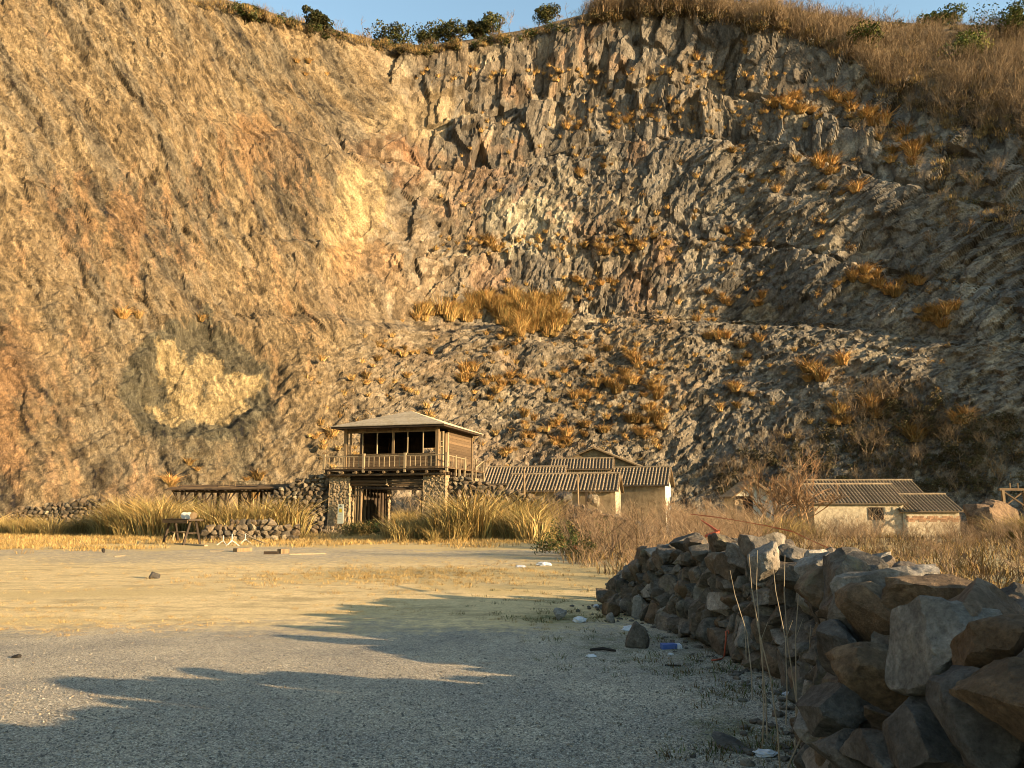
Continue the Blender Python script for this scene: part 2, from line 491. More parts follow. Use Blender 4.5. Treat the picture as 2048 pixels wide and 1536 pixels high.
soil = np.array([.105, .076, .042]) * (1 + .5 * n3[..., None])
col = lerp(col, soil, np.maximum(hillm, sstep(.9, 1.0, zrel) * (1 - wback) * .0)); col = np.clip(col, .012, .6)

m_rock, nt, b = new_mat('quarry_rock')
b.inputs['Roughness'].default_value = 1.0
b.inputs['Specular IOR Level'].default_value = .15
at_ = nd(nt, 'ShaderNodeAttribute', attribute_name='Col')
nA = noise_node(nt, 3.4, 4, .74, stretch=(1, 1, .5))
cA = ramp(nt, nA.outputs['Fac'], [(.28, g3(.5)), (.5, g3(1.0)), (.72, g3(1.6))])
nB = noise_node(nt, 13.0, 2, .8, stretch=(1, 1, .55))
cB = ramp(nt, nB.outputs['Fac'], [(.33, g3(.5)), (.5, g3(1.0)), (.67, g3(1.6))])
c = mix(nt, mix(nt, at_.outputs['Color'], cA, .9, 'MULTIPLY'), cB, .9, 'MULTIPLY')
nt.links.new(c, b.inputs['Base Color'])
bump(nt, b, nA.outputs['Fac'], .6, .28)

idx = np.arange(NR * NS).reshape(NR, NS)
F = np.stack([idx[:-1, :-1], idx[:-1, 1:], idx[1:, 1:], idx[1:, :-1]], -1).reshape(-1, 4)
VC = np.stack([X, Y, Z], -1).reshape(-1, 3)
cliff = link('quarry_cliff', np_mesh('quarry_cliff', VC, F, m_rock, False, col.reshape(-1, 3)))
tag(cliff, 'tall broken quarry cliff curving round the whole yard', 'cliff', kind='structure')

# look-up: which point of the cliff shows at a pixel
BIN = 6.0
px_, py_, de_ = project(VC[:(NR - 1) * NS])
ok = (px_ > -200) & (px_ < 2250) & (py_ > -60) & (py_ < 1100) & (VC[:(NR - 1) * NS, 1] > 10)
ids = np.nonzero(ok)[0]
bx, by = ((px_[ids] + 200) / BIN).astype(int), ((py_[ids] + 60) / BIN).astype(int)
o_ = np.argsort(-de_[ids])
ZB = np.full((420, 200), -1)
ZB[bx[o_], by[o_]] = ids[o_]
def on_cliff(px, py):
    for r in range(0, 5):
        for i in range(-r, r + 1):
            for j in range(-r, r + 1):
                a, c_ = int((px + 200) / BIN) + i, int((py + 60) / BIN) + j
                if 0 <= a < 420 and 0 <= c_ < 200 and ZB[a, c_] >= 0:
                    return VC[ZB[a, c_]].copy()
    return None
# ---------------------------------------------------------------- ground
def seg_dist(x, y, pts):
    d = np.full(np.shape(x), 1e9)
    for (x0, y0), (x1, y1) in zip(pts[:-1], pts[1:]):
        L = (x1 - x0) ** 2 + (y1 - y0) ** 2
        t = np.clip(((x - x0) * (x1 - x0) + (y - y0) * (y1 - y0)) / L, 0, 1)
        d = np.minimum(d, np.hypot(x - x0 - t * (x1 - x0), y - y0 - t * (y1 - y0)))
    return d
def ground_z(x, y):
    x, y = np.asarray(x, float), np.asarray(y, float)
    z = .05 * fbm(x / 5, y / 5, 700, 2) * sstep(5, 14, y) + 0 * x
    z = z - 1.2 * sstep(40, 54, y) * sstep(6, 14, x)                                   # the hamlet lies lower
    z = z + .12 * sstep(3.0, 4.6, x) * sstep(26, 14, y) * sstep(-10, 0, y)             # made ground behind the dry-stone wall
    z = z + (.16 * sstep(30, 12, y) * sstep(2.2, 6, x) * (.5 + .5 * fbm(x / 3, y / 3, 710, 3)))
    return z
def axis(parts):
    out = []
    for a, b, st in parts: out += list(np.arange(a, b, st))
    return np.array(out + [parts[-1][1]])
gx = axis([(-700, -80, 40), (-80, -34, 2.0), (-34, 34, .32), (34, 90, 2.0), (90, 700, 40)])
gy = axis([(-700, -30, 40), (-30, 0, 2.0), (0, 60, .32), (60, 100, 2.0), (100, 700, 40)])
GX, GY = np.meshgrid(gx, gy)
GZ = ground_z(GX, GY)
def gpatch(px, py, rx, ry, seed, rough=.5):            # a patch of ground seen at a pixel, with radii in metres
    p = on_ground(px, py)
    return np.hypot((GX - p[0]) / rx, (GY - p[1]) / ry) + rough * fbm(GX / 1.7, GY / 1.7, seed, 3)
grass = np.zeros(GX.shape)
for px, py, rx, ry, k in ((800, 1150, 3.2, 2.2, 1.0), (160, 1086, 15, 6.5, 1.0), (640, 1088, 9, 4, .9), (960, 1090, 4, 5, .9), (120, 1185, 3.2, 1.0, .6),
                          (60, 1240, 1.6, .6, .6), (330, 1190, 1.8, .6, .5), (700, 1225, .9, .5, .5), (560, 1165, 3, .8, .35), (1200, 1150, 4, 4, .8),
                          (900, 1120, 5, 2.0, .4)):
    grass = np.maximum(grass, k * sstep(1.15, .65, gpatch(px, py, rx, ry, int(px))))
grass = np.maximum(grass, sstep(33, 37, GY + 1.5 * fbm(GX / 4, GY / 4, 720, 2)))
grass = np.maximum(grass, .9 * sstep(3.2, 4.2, GX) * sstep(-5, 2, GY))
green = np.zeros(GX.shape)
for px, py, rx, ry, k in ((1130, 1235, 1.0, .9, 1.0), (1260, 1290, 1.3, 1.0, .6), (1480, 1480, .6, .7, .8), (1380, 1330, 1.0, .7, .5), (1120, 1195, 1.4, 1.6, .6), (820, 1180, 2.2, .7, .4),
                          (1020, 1110, 3, 2, .4), (1450, 1400, .5, .5, .4)):
    green = np.maximum(green, .75 * k * sstep(1.3, .4, gpatch(px, py, rx, ry, int(px) + 5, .8)))
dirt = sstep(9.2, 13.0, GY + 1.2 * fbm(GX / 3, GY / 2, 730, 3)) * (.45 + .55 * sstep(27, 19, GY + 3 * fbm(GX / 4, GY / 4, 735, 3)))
leafy = sstep(1.1, .5, gpatch(900, 1320, 1.3, .35, 740, .6)) * .25
m_ground, nt, b = new_mat('yard_ground')
b.inputs['Roughness'].default_value = .95
b.inputs['Specular IOR Level'].default_value = .1
tc = nd(nt, 'ShaderNodeTexCoord')
vor = nd(nt, 'ShaderNodeTexVoronoi'); vor.inputs['Scale'].default_value = 100
nt.links.new(tc.outputs['Object'], vor.inputs['Vector'])
sep = nd(nt, 'ShaderNodeSeparateColor'); nt.links.new(vor.outputs['Color'], sep.inputs[0])
grav = ramp(nt, sep.outputs[0], [(0, (.115, .105, .09)), (.45, (.28, .248, .20)), (.9, (.45, .395, .305)), (1, (.62, .57, .48))])
nl = noise_node(nt, .8, 5, .7); nm = noise_node(nt, 4.5, 4, .7); nf = noise_node(nt, 30, 3, .7)
grav = mix(nt, grav, ramp(nt, nl.outputs['Fac'], [(.3, (.70, .71, .72)), (.7, (1.28, 1.22, 1.08))]), 1.0, 'MULTIPLY')
sunlit_dirt = ramp(nt, nf.outputs['Fac'], [(.3, (.43, .315, .155)), (.7, (.70, .535, .28))])  # real pale dirt, lightened further to strengthen the sunlit part of the yard
sunlit_dirt = mix(nt, sunlit_dirt, ramp(nt, nm.outputs['Fac'], [(.3, g3(.75)), (.7, g3(1.2))]), 1.0, 'MULTIPLY')
grc = ramp(nt, nf.outputs['Fac'], [(.3, (.34, .24, .11)), (.7, (.60, .46, .22))])
grn = ramp(nt, nf.outputs['Fac'], [(.3, (.075, .08, .035)), (.7, (.16, .155, .07))])
lfc = ramp(nt, nf.outputs['Fac'], [(.35, (.16, .075, .03)), (.65, (.40, .23, .11))])
def masked(a, c_, attr, lo, hi):
    t = nd(nt, 'ShaderNodeAttribute', attribute_name=attr)
    s = nd(nt, 'ShaderNodeMath', operation='ADD'); nt.links.new(t.outputs['Fac'], s.inputs[0])
    q = nd(nt, 'ShaderNodeMath', operation='MULTIPLY_ADD'); nt.links.new(nm.outputs['Fac'], q.inputs[0])
    q.inputs[1].default_value = 1.3; q.inputs[2].default_value = -.65
    nt.links.new(q.outputs[0], s.inputs[1])
    r = ramp(nt, s.outputs[0], [(lo, g3(0)), (hi, g3(1))])
    return mix(nt, a, c_, r)
colr = masked(grav, sunlit_dirt, 'dirt', .3, .75)
thatch = noise_node(nt, 1.1, 6, .72, stretch=(.55, 1.6, 1))
tm = nd(nt, 'ShaderNodeMath', operation='MULTIPLY'); nt.links.new(ramp(nt, thatch.outputs['Fac'], [(.5, g3(0)), (.62, g3(.75))]), tm.inputs[0])
nt.links.new(nd(nt, 'ShaderNodeAttribute', attribute_name='dirt').outputs['Fac'], tm.inputs[1])
colr = mix(nt, colr, ramp(nt, nf.outputs['Fac'], [(.3, (.19, .145, .07)), (.7, (.40, .31, .16))]), tm.outputs[0])
colr = masked(colr, lfc, 'leafy', .3, .7)
colr = masked(colr, grc, 'grass', .25, .7)
colr = masked(colr, grn, 'green', .3, .8)
nt.links.new(colr, b.inputs['Base Color'])
p = bump(nt, b, vor.outputs['Distance'], .5, .008)
p = bump(nt, b, nf.outputs['Fac'], .6, .015, prev=p)
pass
idx = np.arange(GX.size).reshape(GX.shape)
F = np.stack([idx[:-1, :-1], idx[:-1, 1:], idx[1:, 1:], idx[1:, :-1]], -1).reshape(-1, 4)
V = np.stack([GX, GY, GZ], -1).reshape(-1, 3)
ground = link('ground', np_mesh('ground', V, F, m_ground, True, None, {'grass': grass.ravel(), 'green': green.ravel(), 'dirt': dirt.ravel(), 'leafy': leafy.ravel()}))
tag(ground, 'open quarry yard of grey gravel, pale dirt and dry grass', 'ground', kind='structure')
def gz(x, y): return float(ground_z(np.array([x]), np.array([y]))[0])
# ---------------------------------------------------------------- stones
def ico(sub):
    bm = bmesh.new()
    bmesh.ops.create_icosphere(bm, subdivisions=sub, radius=1.0)
    V = np.array([v.co[:] for v in bm.verts]); F = np.array([[v.index for v in f.verts] for f in bm.faces])
    bm.free()
    return V, F
ICO = {k: ico(k) for k in (1, 2, 3, 4)}
def stone_arrays(sub, seed, cuts=11, rough=.05, boxy=.5):
    """a broken stone: a ball squared off, cut by random planes, then roughened; fits a 2 x 2 x 2 box"""
    r = np.random.default_rng(seed)
    V, F = ICO[sub]
    V = V.copy()
    m = np.abs(V).max(1, keepdims=True)
    V = V * (1 - boxy) + V / m * .88 * boxy
    for _ in range(cuts):
        n = r.normal(size=3); n /= np.linalg.norm(n)
        d = r.uniform(.46, .84)
        t = V @ n - d
        V = V - np.outer(np.maximum(t, 0), n)
    if rough:
        for i, (v, sc, am) in enumerate(((V * 1.6, 1, rough), (V * 4.2, 1, rough * .6), (V * 9, 1, rough * .35), (V * 19, 1, rough * .15))):
            nn = np.array([mnoise.noise(Vector(q + seed * 3.1)) for q in v])
            V = V * (1 + am * nn)[:, None]
    ext = (V.max(0) - V.min(0)) / 2
    V = (V - (V.max(0) + V.min(0)) / 2) / ext
    return V, F
def stone_mesh(sub, seed, mat, **kw):
    V, F = stone_arrays(sub, seed, **kw)
    me = np_mesh('stone', V, F, mat, True)
    me.set_sharp_from_angle(angle=math.radians(20))
    return me

def stone_mat(name, stops, bstr=.7, bdist=.02, scale=3.0, moss=None):
    m, nt, b = new_mat(name)
    b.inputs['Roughness'].default_value = .88
    b.inputs['Specular IOR Level'].default_value = .2
    oi = nd(nt, 'ShaderNodeObjectInfo')
    tc = nd(nt, 'ShaderNodeTexCoord')
    geo = nd(nt, 'ShaderNodeNewGeometry')
    add = nd(nt, 'ShaderNodeVectorMath', operation='MULTIPLY_ADD')
    nt.links.new(oi.outputs['Random'], add.inputs[0]); add.inputs[1].default_value = (37, 71, 53)
    nt.links.new(geo.outputs['Position'], add.inputs[2])
    def nz(sc, det, rg):
        n = nd(nt, 'ShaderNodeTexNoise'); n.inputs['Scale'].default_value = sc; n.inputs['Detail'].default_value = det; n.inputs['Roughness'].default_value = rg
        nt.links.new(add.outputs[0], n.inputs['Vector']); return n
    base = ramp(nt, oi.outputs['Random'], stops)
    n1 = nz(scale * 1.6, 5, .7); n2 = nz(scale * 11, 7, .78); n3 = nz(scale * .6, 3, .6)
    c = mix(nt, base, ramp(nt, n1.outputs['Fac'], [(.3, g3(.45)), (.5, g3(.95)), (.7, g3(1.7))]), 1.0, 'MULTIPLY')
    c = mix(nt, c, ramp(nt, n2.outputs['Fac'], [(.3, g3(.5)), (.7, g3(1.6))]), 1.0, 'MULTIPLY')
    c = mix(nt, c, (.13, .078, .036), ramp(nt, n3.outputs['Fac'], [(.55, g3(0)), (.72, g3(.45))]))
    if moss:
        n4 = nz(scale * .9, 5, .7)
        c = mix(nt, c, moss, ramp(nt, n4.outputs['Fac'], [(.58, g3(0)), (.72, g3(.7))]))
    nt.links.new(c, b.inputs['Base Color'])
    p = bump(nt, b, n1.outputs['Fac'], bstr * 1.5, bdist * 2.5)
    bump(nt, b, n2.outputs['Fac'], bstr * 1.5, bdist * .6, prev=p)
    return m
m_wallstone = stone_mat('dry_wall_stone', [(0, (.070, .061, .050)), (.25, (.098, .085, .068)), (.45, (.100, .069, .043)), (.6, (.105, .092, .075)), (.75, (.082, .057, .037)), (.88, (.135, .118, .095)), (1, (.21, .19, .16))], .55, .02, 3.0, (.14, .13, .07))
m_fill = varied('dark_rubble', (.05, .045, .038), (.11, .095, .075), 4, .95, .8, .08)
WALLST = [stone_mesh(4 if i < 10 else 3, 40 + i, m_wallstone, cuts=11 + i % 7, rough=.13, boxy=.1 + .05 * (i % 6)) for i in range(26)]

# the dry-stone wall along the yard: front foot measured in the photograph, from the far end to beside the camera
wpath = [tuple(on_ground(*q)[:2]) for q in ((1196, 1206), (1228, 1222), (1310, 1252), (1413, 1303), (1500, 1343), (1572, 1372), (1603, 1413), (1596, 1479), (1582, 1536))]
wpath += [(1.58, 4.1), (1.55, 3.3), (1.52, 2.5), (1.5, 1.6), (1.5, .6), (1.55, -.8), (1.6, -2.6)]
wp = np.array(wpath)
wl = np.concatenate([[0], np.cumsum(np.hypot(*np.diff(wp, axis=0).T))])
def wall_pt(t):
    p = np.array([np.interp(t, wl, wp[:, 0]), np.interp(t, wl, wp[:, 1])])
    a = np.array([np.interp(t - .5, wl, wp[:, 0]), np.interp(t - .5, wl, wp[:, 1])]); c_ = np.array([np.interp(t + .5, wl, wp[:, 0]), np.interp(t + .5, wl, wp[:, 1])])
    d = (c_ - a) / np.linalg.norm(c_ - a)
    return p, d, np.array([-d[1], d[0]])        # point, along (towards the camera), into the wall
def crest(t):
    y = wall_pt(t)[0][1]
    c_ = np.interp(y, [2.6, 3.4, 5.0, 5.8, 6.2, 6.7, 7.2, 8, 10, 12.6, 13.4], [1.0, 1.02, 1.0, .94, .66, .62, 1.0, 1.05, 1.08, 1.0, .6])
    return c_ * sstep(-.35, 2.3, np.array(t)).item() + .25 * (1 - sstep(-.35, 2.3, np.array(t)).item())
wall = empty('dry_stone_wall', (2.4, 6.0, 0))
tag(wall, 'dark dry-stone wall of rough boulders curving along the gravel yard', 'stone wall', kind='thing')
bpy.context.view_layer.update()
winv = wall.matrix_world.inverted()
stone_n = [0]
def put_stone(P, sx, sy, sz, rz, tilt=.18, mesh=None, parent=None, off=(2.4, 6.0, 0), name='stone'):
    me = mesh or rng.choice(WALLST)
    o = link(name, me, parent or wall, (P[0] - off[0], P[1] - off[1], P[2] - off[2]),
             (rng.uniform(-tilt, tilt), rng.uniform(-tilt, tilt), rz + rng.uniform(-.25, .25)), (sx, sy, sz))
    stone_n[0] += 1
    return o
WTOT = wl[-1]
z = 0.0
row = 0
while z < 1.0:
    hrow = [.235, .22, .21, .20, .20, .2][min(row, 5)]
    t = -.1 + rng.uniform(0, .15)
    while t < WTOT:
        p, d, n = wall_pt(max(t, 0))
        near = p[1] < 2.0
        w = rng.choice([.17, .22, .26, .31, .36, .44]) * rng.uniform(.9, 1.1) * (2.3 if near else 1.15 if p[1] < 5.5 else .92)
        c_ = crest(t)
        if z + hrow * .45 < c_:
            h = hrow * rng.uniform(.9, 1.35)
            dep = rng.uniform(.30, .5)
            q = p + n * (.10 * z / .27 + dep * .42) + rng.uniform(-.04, .05) * n
            put_stone((q[0] + d[0] * w / 2, q[1] + d[1] * w / 2, z + h * .47 + rng.uniform(-.05, .05)), w * .57, dep * .55, h * rng.uniform(.5, .68), math.atan2(d[1], d[0]), .38)
        t += w * .97
    z += hrow * .93
    row += 1
# top course, laid across the whole width; its unseen near end is raised to shade the yard
t = .2
while t < WTOT:
    p, d, n = wall_pt(t)
    near = p[1] < 2.0
    st = rng.uniform(.27, .42) * (1.7 if near else 1.0)
    for k in (range(4) if not near else range(1, 4)) if t > 1.5 else range(2):
        if rng.random() < (.06 if k == 0 else .22): continue
        w = st * rng.uniform(.85, 1.3); dep = rng.uniform(.3, .5); h = rng.uniform(.18, .36)
        c_ = crest(t)
        back = .34 + k * .40 + rng.uniform(-.1, .1)
        q = p + n * back + d * rng.uniform(-.1, .1)
        up = rng.uniform(-.12, .16)
        if (k == 3 and p[1] < 4.6) or (k >= 2 and p[1] < 3.4): up += .44                      # back stones raised out of view to throw the foreground shadow
        if k >= 2 and p[1] > 4.8: up -= .13
        put_stone((q[0], q[1], c_ - .05 + up), w * .55, dep * .55, h * .62, math.atan2(d[1], d[0]) + rng.uniform(-.6, .6), .45)
    t += st * .95
# tumbled stones at the far end
for px, py, s_ in ((1222, 1212, .26), (1258, 1222, .30), (1240, 1192, .24), (1275, 1200, .25), (1215, 1188, .2), (1300, 1225, .24)):
    P = on_ground(px, py + 10)
    put_stone((P[0] + .1, P[1] + .15, s_ * .45), s_ * .7, s_ * .55, s_ * .5, rng.uniform(0, 3), .4)
# the packed inside of the wall, seen only in the gaps
ts = np.linspace(.1, WTOT, 90)
V, F = [], []
for t in ts:
    p, d, n = wall_pt(t); c_ = crest(t) - .08
    for bk, hz in ((.26, 0), (.42, c_ * .5), (.5, c_ - .08), (1.0, c_), (1.75, c_ - .05), (2.3, 0)):
        q = p + n * bk
        V.append((q[0] - 2.4 + rng.uniform(-.03, .03), q[1] - 6.0, max(0, hz + rng.uniform(-.05, .05)) - .02))
for i in range(len(ts) - 1):
    for k in range(5):
        a = i * 6 + k
        F.append((a, a + 6, a + 7, a + 1))
link('inner_fill', np_mesh('inner_fill', np.array(V), np.array(F), m_fill), wall)

# packing stones wedged in the gaps and lying along the foot: too many and small to tell apart
PACK = [stone_arrays(1, 600 + i, cuts=7, rough=.1, boxy=.2) for i in range(8)]
V_, F_, n_ = [], [], 0
for _ in range(900):
    t = rng.uniform(.3, 12.5); p, d, n = wall_pt(t); zc = rng.uniform(0, 1) * crest(t)
    q_ = p + n * (.10 * zc / .27 + rng.uniform(.03, .16)) + d * rng.uniform(-.2, .2)
    s_ = rng.uniform(.02, .075)
    if rng.random() < .25: zc = .0; q_ = p - n * abs(rng.gauss(0, .22)); s_ = rng.uniform(.01, .035)
    v, f = rng.choice(PACK)
    V_.append(v * np.array([s_ * rng.uniform(.8, 1.6), s_, s_ * rng.uniform(.5, 1)]) + np.array([q_[0] - 2.4, q_[1] - 6.0, zc + s_ * .4])); F_.append(f + n_); n_ += len(v)
pk = link('packing_stones', np_mesh('packing_stones', np.concatenate(V_), np.concatenate(F_), m_wallstone), wall)
pk['kind'] = 'stuff'
# loose gravel on the near yard
GR = [stone_arrays(1, 650 + i, cuts=5, rough=0, boxy=.1) for i in range(6)]
m_pebble, nt, b = new_mat('loose_gravel')
a_ = nd(nt, 'ShaderNodeAttribute', attribute_name='Col'); nt.links.new(a_.outputs['Color'], b.inputs['Base Color'])
OCT = (np.array([(1, 0, 0), (0, 1, 0), (-1, 0, 0), (0, -1, 0), (.1, .1, 1), (0, 0, -1)], float), np.array([(0, 1, 4), (1, 2, 4), (2, 3, 4), (3, 0, 4), (1, 0, 5), (2, 1, 5), (3, 2, 5), (0, 3, 5)]))
N_ = 30000
ppx, ppy = nrg.uniform(-60, 1640, N_), 1270 + 290 * nrg.uniform(0, 1, N_) ** .8
pu = (ppx - 1024) / FPX; pv = (768 - ppy) / FPX
kk = -CAM_H / (SP + pv * CP)
xs, ys = pu * kk, (CP - pv * SP) * kk
sz = .0035 + .009 * nrg.random(N_) ** 3
jit = 1 + .45 * nrg.uniform(-1, 1, (N_, 6, 1))
V_ = OCT[0][None] * jit
an = nrg.uniform(0, 6.28, N_); ca, sa = np.cos(an)[:, None], np.sin(an)[:, None]
V_ = np.stack([V_[..., 0] * ca - V_[..., 1] * sa, V_[..., 0] * sa + V_[..., 1] * ca, V_[..., 2] * .6], -1) * sz[:, None, None]
V_ = V_ + np.stack([xs, ys, ground_z(xs, ys) + sz * .35], -1)[:, None, :]
F_ = OCT[1][None] + (np.arange(N_) * 6)[:, None, None]
pc = np.array([(.25, .225, .185), (.18, .16, .13), (.34, .31, .25), (.12, .11, .095), (.29, .235, .16)])[nrg.integers(0, 5, N_)] * nrg.uniform(.7, 1.25, (N_, 1))
gv = link('gravel', np_mesh('gravel', V_.reshape(-1, 3), F_.reshape(-1, 3), m_pebble, False, np.repeat(pc, 6, 0)))
tag(gv, 'loose grey gravel scattered over the near yard', 'gravel', kind='stuff')
# the large stones one picks out first in the near end of the wall
m_pale = stone_mat('pale_wall_stone', [(0, (.145, .133, .112)), (1, (.17, .155, .13))], .7, .02, 3.0)
m_rust = stone_mat('rusty_wall_stone', [(0, (.095, .064, .037)), (1, (.115, .08, .048))], .7, .02, 3.0)
m_greyst = stone_mat('grey_wall_stone', [(0, (.068, .062, .053)), (1, (.088, .079, .066))], .7, .02, 3.0)
for i, (px, py, wpx, hpx, Y_, mt, tl) in enumerate(((1885, 1300, 165, 205, 3.25, m_pale, .08), (1995, 1290, 170, 125, 2.95, m_rust, .05), (1765, 1245, 120, 150, 4.05, m_rust, .2), (1860, 1195, 150, 90, 3.9, m_rust, .15),
        (1745, 1350, 150, 130, 3.55, m_rust, .15), (1690, 1300, 95, 110, 4.2, m_greyst, .15), (1960, 1440, 160, 200, 2.85, m_greyst, .1), (1850, 1470, 150, 150, 3.2, m_greyst, .1), (2040, 1400, 150, 150, 2.6, m_rust, .1),
        (1715, 1150, 80, 90, 5.0, m_greyst, .3), (1660, 1420, 110, 100, 4.15, m_greyst, .2), (1690, 1500, 120, 90, 3.75, m_greyst, .2), (1770, 1505, 110, 90, 3.45, m_greyst, .2), (1640, 1140, 80, 80, 5.5, m_pale, .4), (1530, 1125, 60, 70, 7.6, m_pale, .4))):
    p = at(px, py, Y_)
    me = stone_mesh(4, 700 + i, mt, cuts=12, rough=.10, boxy=.35)
    put_stone(p, wpx / FPX * Y_ / 2, .20, hpx / FPX * Y_ / 2, math.atan2(-1, .12) + math.pi / 2 + .15, tl, me)
# ---------------------------------------------------------------- materials for timber and masonry
m_wood = varied('weathered_board', (.062, .040, .022), (.15, .098, .052), 3.0, .85, .5, .01, stretch=(.6, 6, 6), per_object=.35)
m_palewood = varied('pale_bare_wood', (.20, .145, .080), (.34, .265, .16), 3.0, .8, .4, .008, stretch=(4, 4, .8), per_object=.2)
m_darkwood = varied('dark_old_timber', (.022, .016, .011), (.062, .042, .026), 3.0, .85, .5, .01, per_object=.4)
m_log = varied('brown_log', (.10, .068, .036), (.22, .15, .08), 2.5, .85, .5, .012, stretch=(5, 5, .7), per_object=.3)  # one mid-brown wood for all the log parts
m_shingle = varied('bark_shingle', (.27, .22, .15), (.43, .36, .255), 5.0, .9, .5, .02, per_object=.12)
m_masonry = stone_mat('pier_masonry', [(0, (.25, .185, .11)), (1, (.25, .185, .11))], .7, .02, 4.5)
m_rubble = stone_mat('rubble_stone', [(0, (.055, .046, .034)), (.3, (.085, .068, .047)), (.55, (.11, .078, .047)), (.8, (.13, .103, .068)), (1, (.20, .165, .11))], .6, .03, 3.0)
m_tile = varied('grey_roof_tile', (.135, .10, .062), (.29, .22, .135), 4.0, .85, .4, .01, per_object=.22)
m_deck = varied('pan_tile', (.065, .048, .031), (.125, .095, .062), 4.0, .9, .4, .02)
m_cream = varied('cream_rubble_wall', (.25, .205, .135), (.52, .445, .315), 4.5, .92, .9, .06, detail=7)
m_white = varied('old_whitewash', (.42, .385, .30), (.62, .57, .46), 2.5, .9, .3, .01)
m_ochre = varied('ochre_plaster', (.13, .092, .05), (.30, .225, .13), 2.2, .92, .6, .03, detail=7)
m_brick = varied('worn_red_brick', (.22, .115, .06), (.33, .20, .12), 6, .9, .4, .01, per_object=.3)
m_black = varied('inside_shade', (.006, .005, .004), (.012, .010, .008), 2, .95, 0)  # near-black colour in place of the shade inside rooms and openings
m_signw = varied('notice_white', (.42, .44, .34), (.50, .51, .42), 4, .5, 0)
m_signy = varied('notice_yellow', (.42, .30, .02), (.5, .36, .04), 4, .5, 0)
m_signk = varied('notice_ink', (.03, .03, .03), (.05, .05, .05), 4, .6, 0)
m_chalk = varied('white_painted_wood', (.38, .37, .32), (.50, .48, .42), 6, .7, .2, .004)

SMALLST = [stone_mesh(2, 300 + i, m_rubble, cuts=14, rough=.18, boxy=.25) for i in range(14)]

def rough_block(name, mat, parent, x0, x1, y0, y1, z0, z1, taper=.06, amp=.05, cell=.26, res=.07, seed=0, roundc=0.0):
    """a built stone mass: faces divided finely and pushed in and out stone by stone"""
    V, F = [], []
    def face(o, a, b, na, nb, nrm, sd):
        base = len(V)
        A, B = np.meshgrid(np.linspace(0, 1, na + 1), np.linspace(0, 1, nb + 1))
        P = np.array(o)[None, None] + A[..., None] * np.array(a) + B[..., None] * np.array(b)
        la, lb = np.linalg.norm(a), np.linalg.norm(b)
        wa = A * la + .06 * fbm(A * la * 3, B * lb * 3, sd + 9, 2); wb = B * lb + .06 * fbm(A * la * 3 + 7, B * lb * 3, sd + 8, 2)
        h, e = facets(wa / cell, wb / (cell * .72), sd, .8)
        d = amp * (.6 * h - 1.5 * sstep(.22, 0, e))
        edge = np.minimum(np.minimum(A, 1 - A) * la, np.minimum(B, 1 - B) * lb)
        d = d * sstep(0, .05, edge)
        P = P + d[..., None] * np.array(nrm)
        zt = (P[..., 2] - z0) / (z1 - z0)
        cx, cy = (x0 + x1) / 2, (y0 + y1) / 2
        k = 1 - taper * zt
        P[..., 0] = cx + (P[..., 0] - cx) * k; P[..., 1] = cy + (P[..., 1] - cy) * k
        V.extend(P.reshape(-1, 3).tolist())
        for j in range(nb):
            for i in range(na):
                q = base + j * (na + 1) + i
                F.append((q, q + 1, q + na + 2, q + na + 1))
    X_, Y_, Z_ = x1 - x0, y1 - y0, z1 - z0
    n = lambda L: max(2, int(L / res))
    face((x0, y0, z0), (X_, 0, 0), (0, 0, Z_), n(X_), n(Z_), (0, -1, 0), seed + 1)
    face((x1, y0, z0), (0, Y_, 0), (0, 0, Z_), n(Y_), n(Z_), (1, 0, 0), seed + 20)
    face((x1, y1, z0), (-X_, 0, 0), (0, 0, Z_), n(X_) // 2, n(Z_) // 2, (0, 1, 0), seed + 40)
    face((x0, y1, z0), (0, -Y_, 0), (0, 0, Z_), n(Y_), n(Z_), (-1, 0, 0), seed + 60)
    face((x0, y0, z1), (X_, 0, 0), (0, Y_, 0), n(X_), n(Y_), (0, 0, 1), seed + 80)
    return link(name, np_mesh(name, np.array(V), np.array(F), mat), parent)

def part(name, mat, parent, fn, smooth=False):
    m = MB(); fn(m)
    return m.build(name, mat, parent, smooth)

# ---------------------------------------------------------------- the gatehouse
GO, GR = (-7.75, 46.8, 0.0), math.radians(-16)
gate = empty('gatehouse', GO, GR)
tag(gate, 'timber gatehouse with hipped roof and railed balcony on two stone piers', 'gatehouse')
FZ = 3.87
for nm, (a, b_, c_, d_) in (('pier', (-3.92, -2.45, .35, 1.15)), ('pier', (2.35, 3.88, .35, 1.15)), ('pier', (-4.05, -2.6, 5.9, 6.9)), ('pier', (2.45, 3.85, 5.9, 6.9))):
    rough_block(nm, m_masonry, gate, a, b_, c_, d_, -.1, 3.52, .07, .04, .26, .06, int(a * 10 + c_ * 7) + 100)
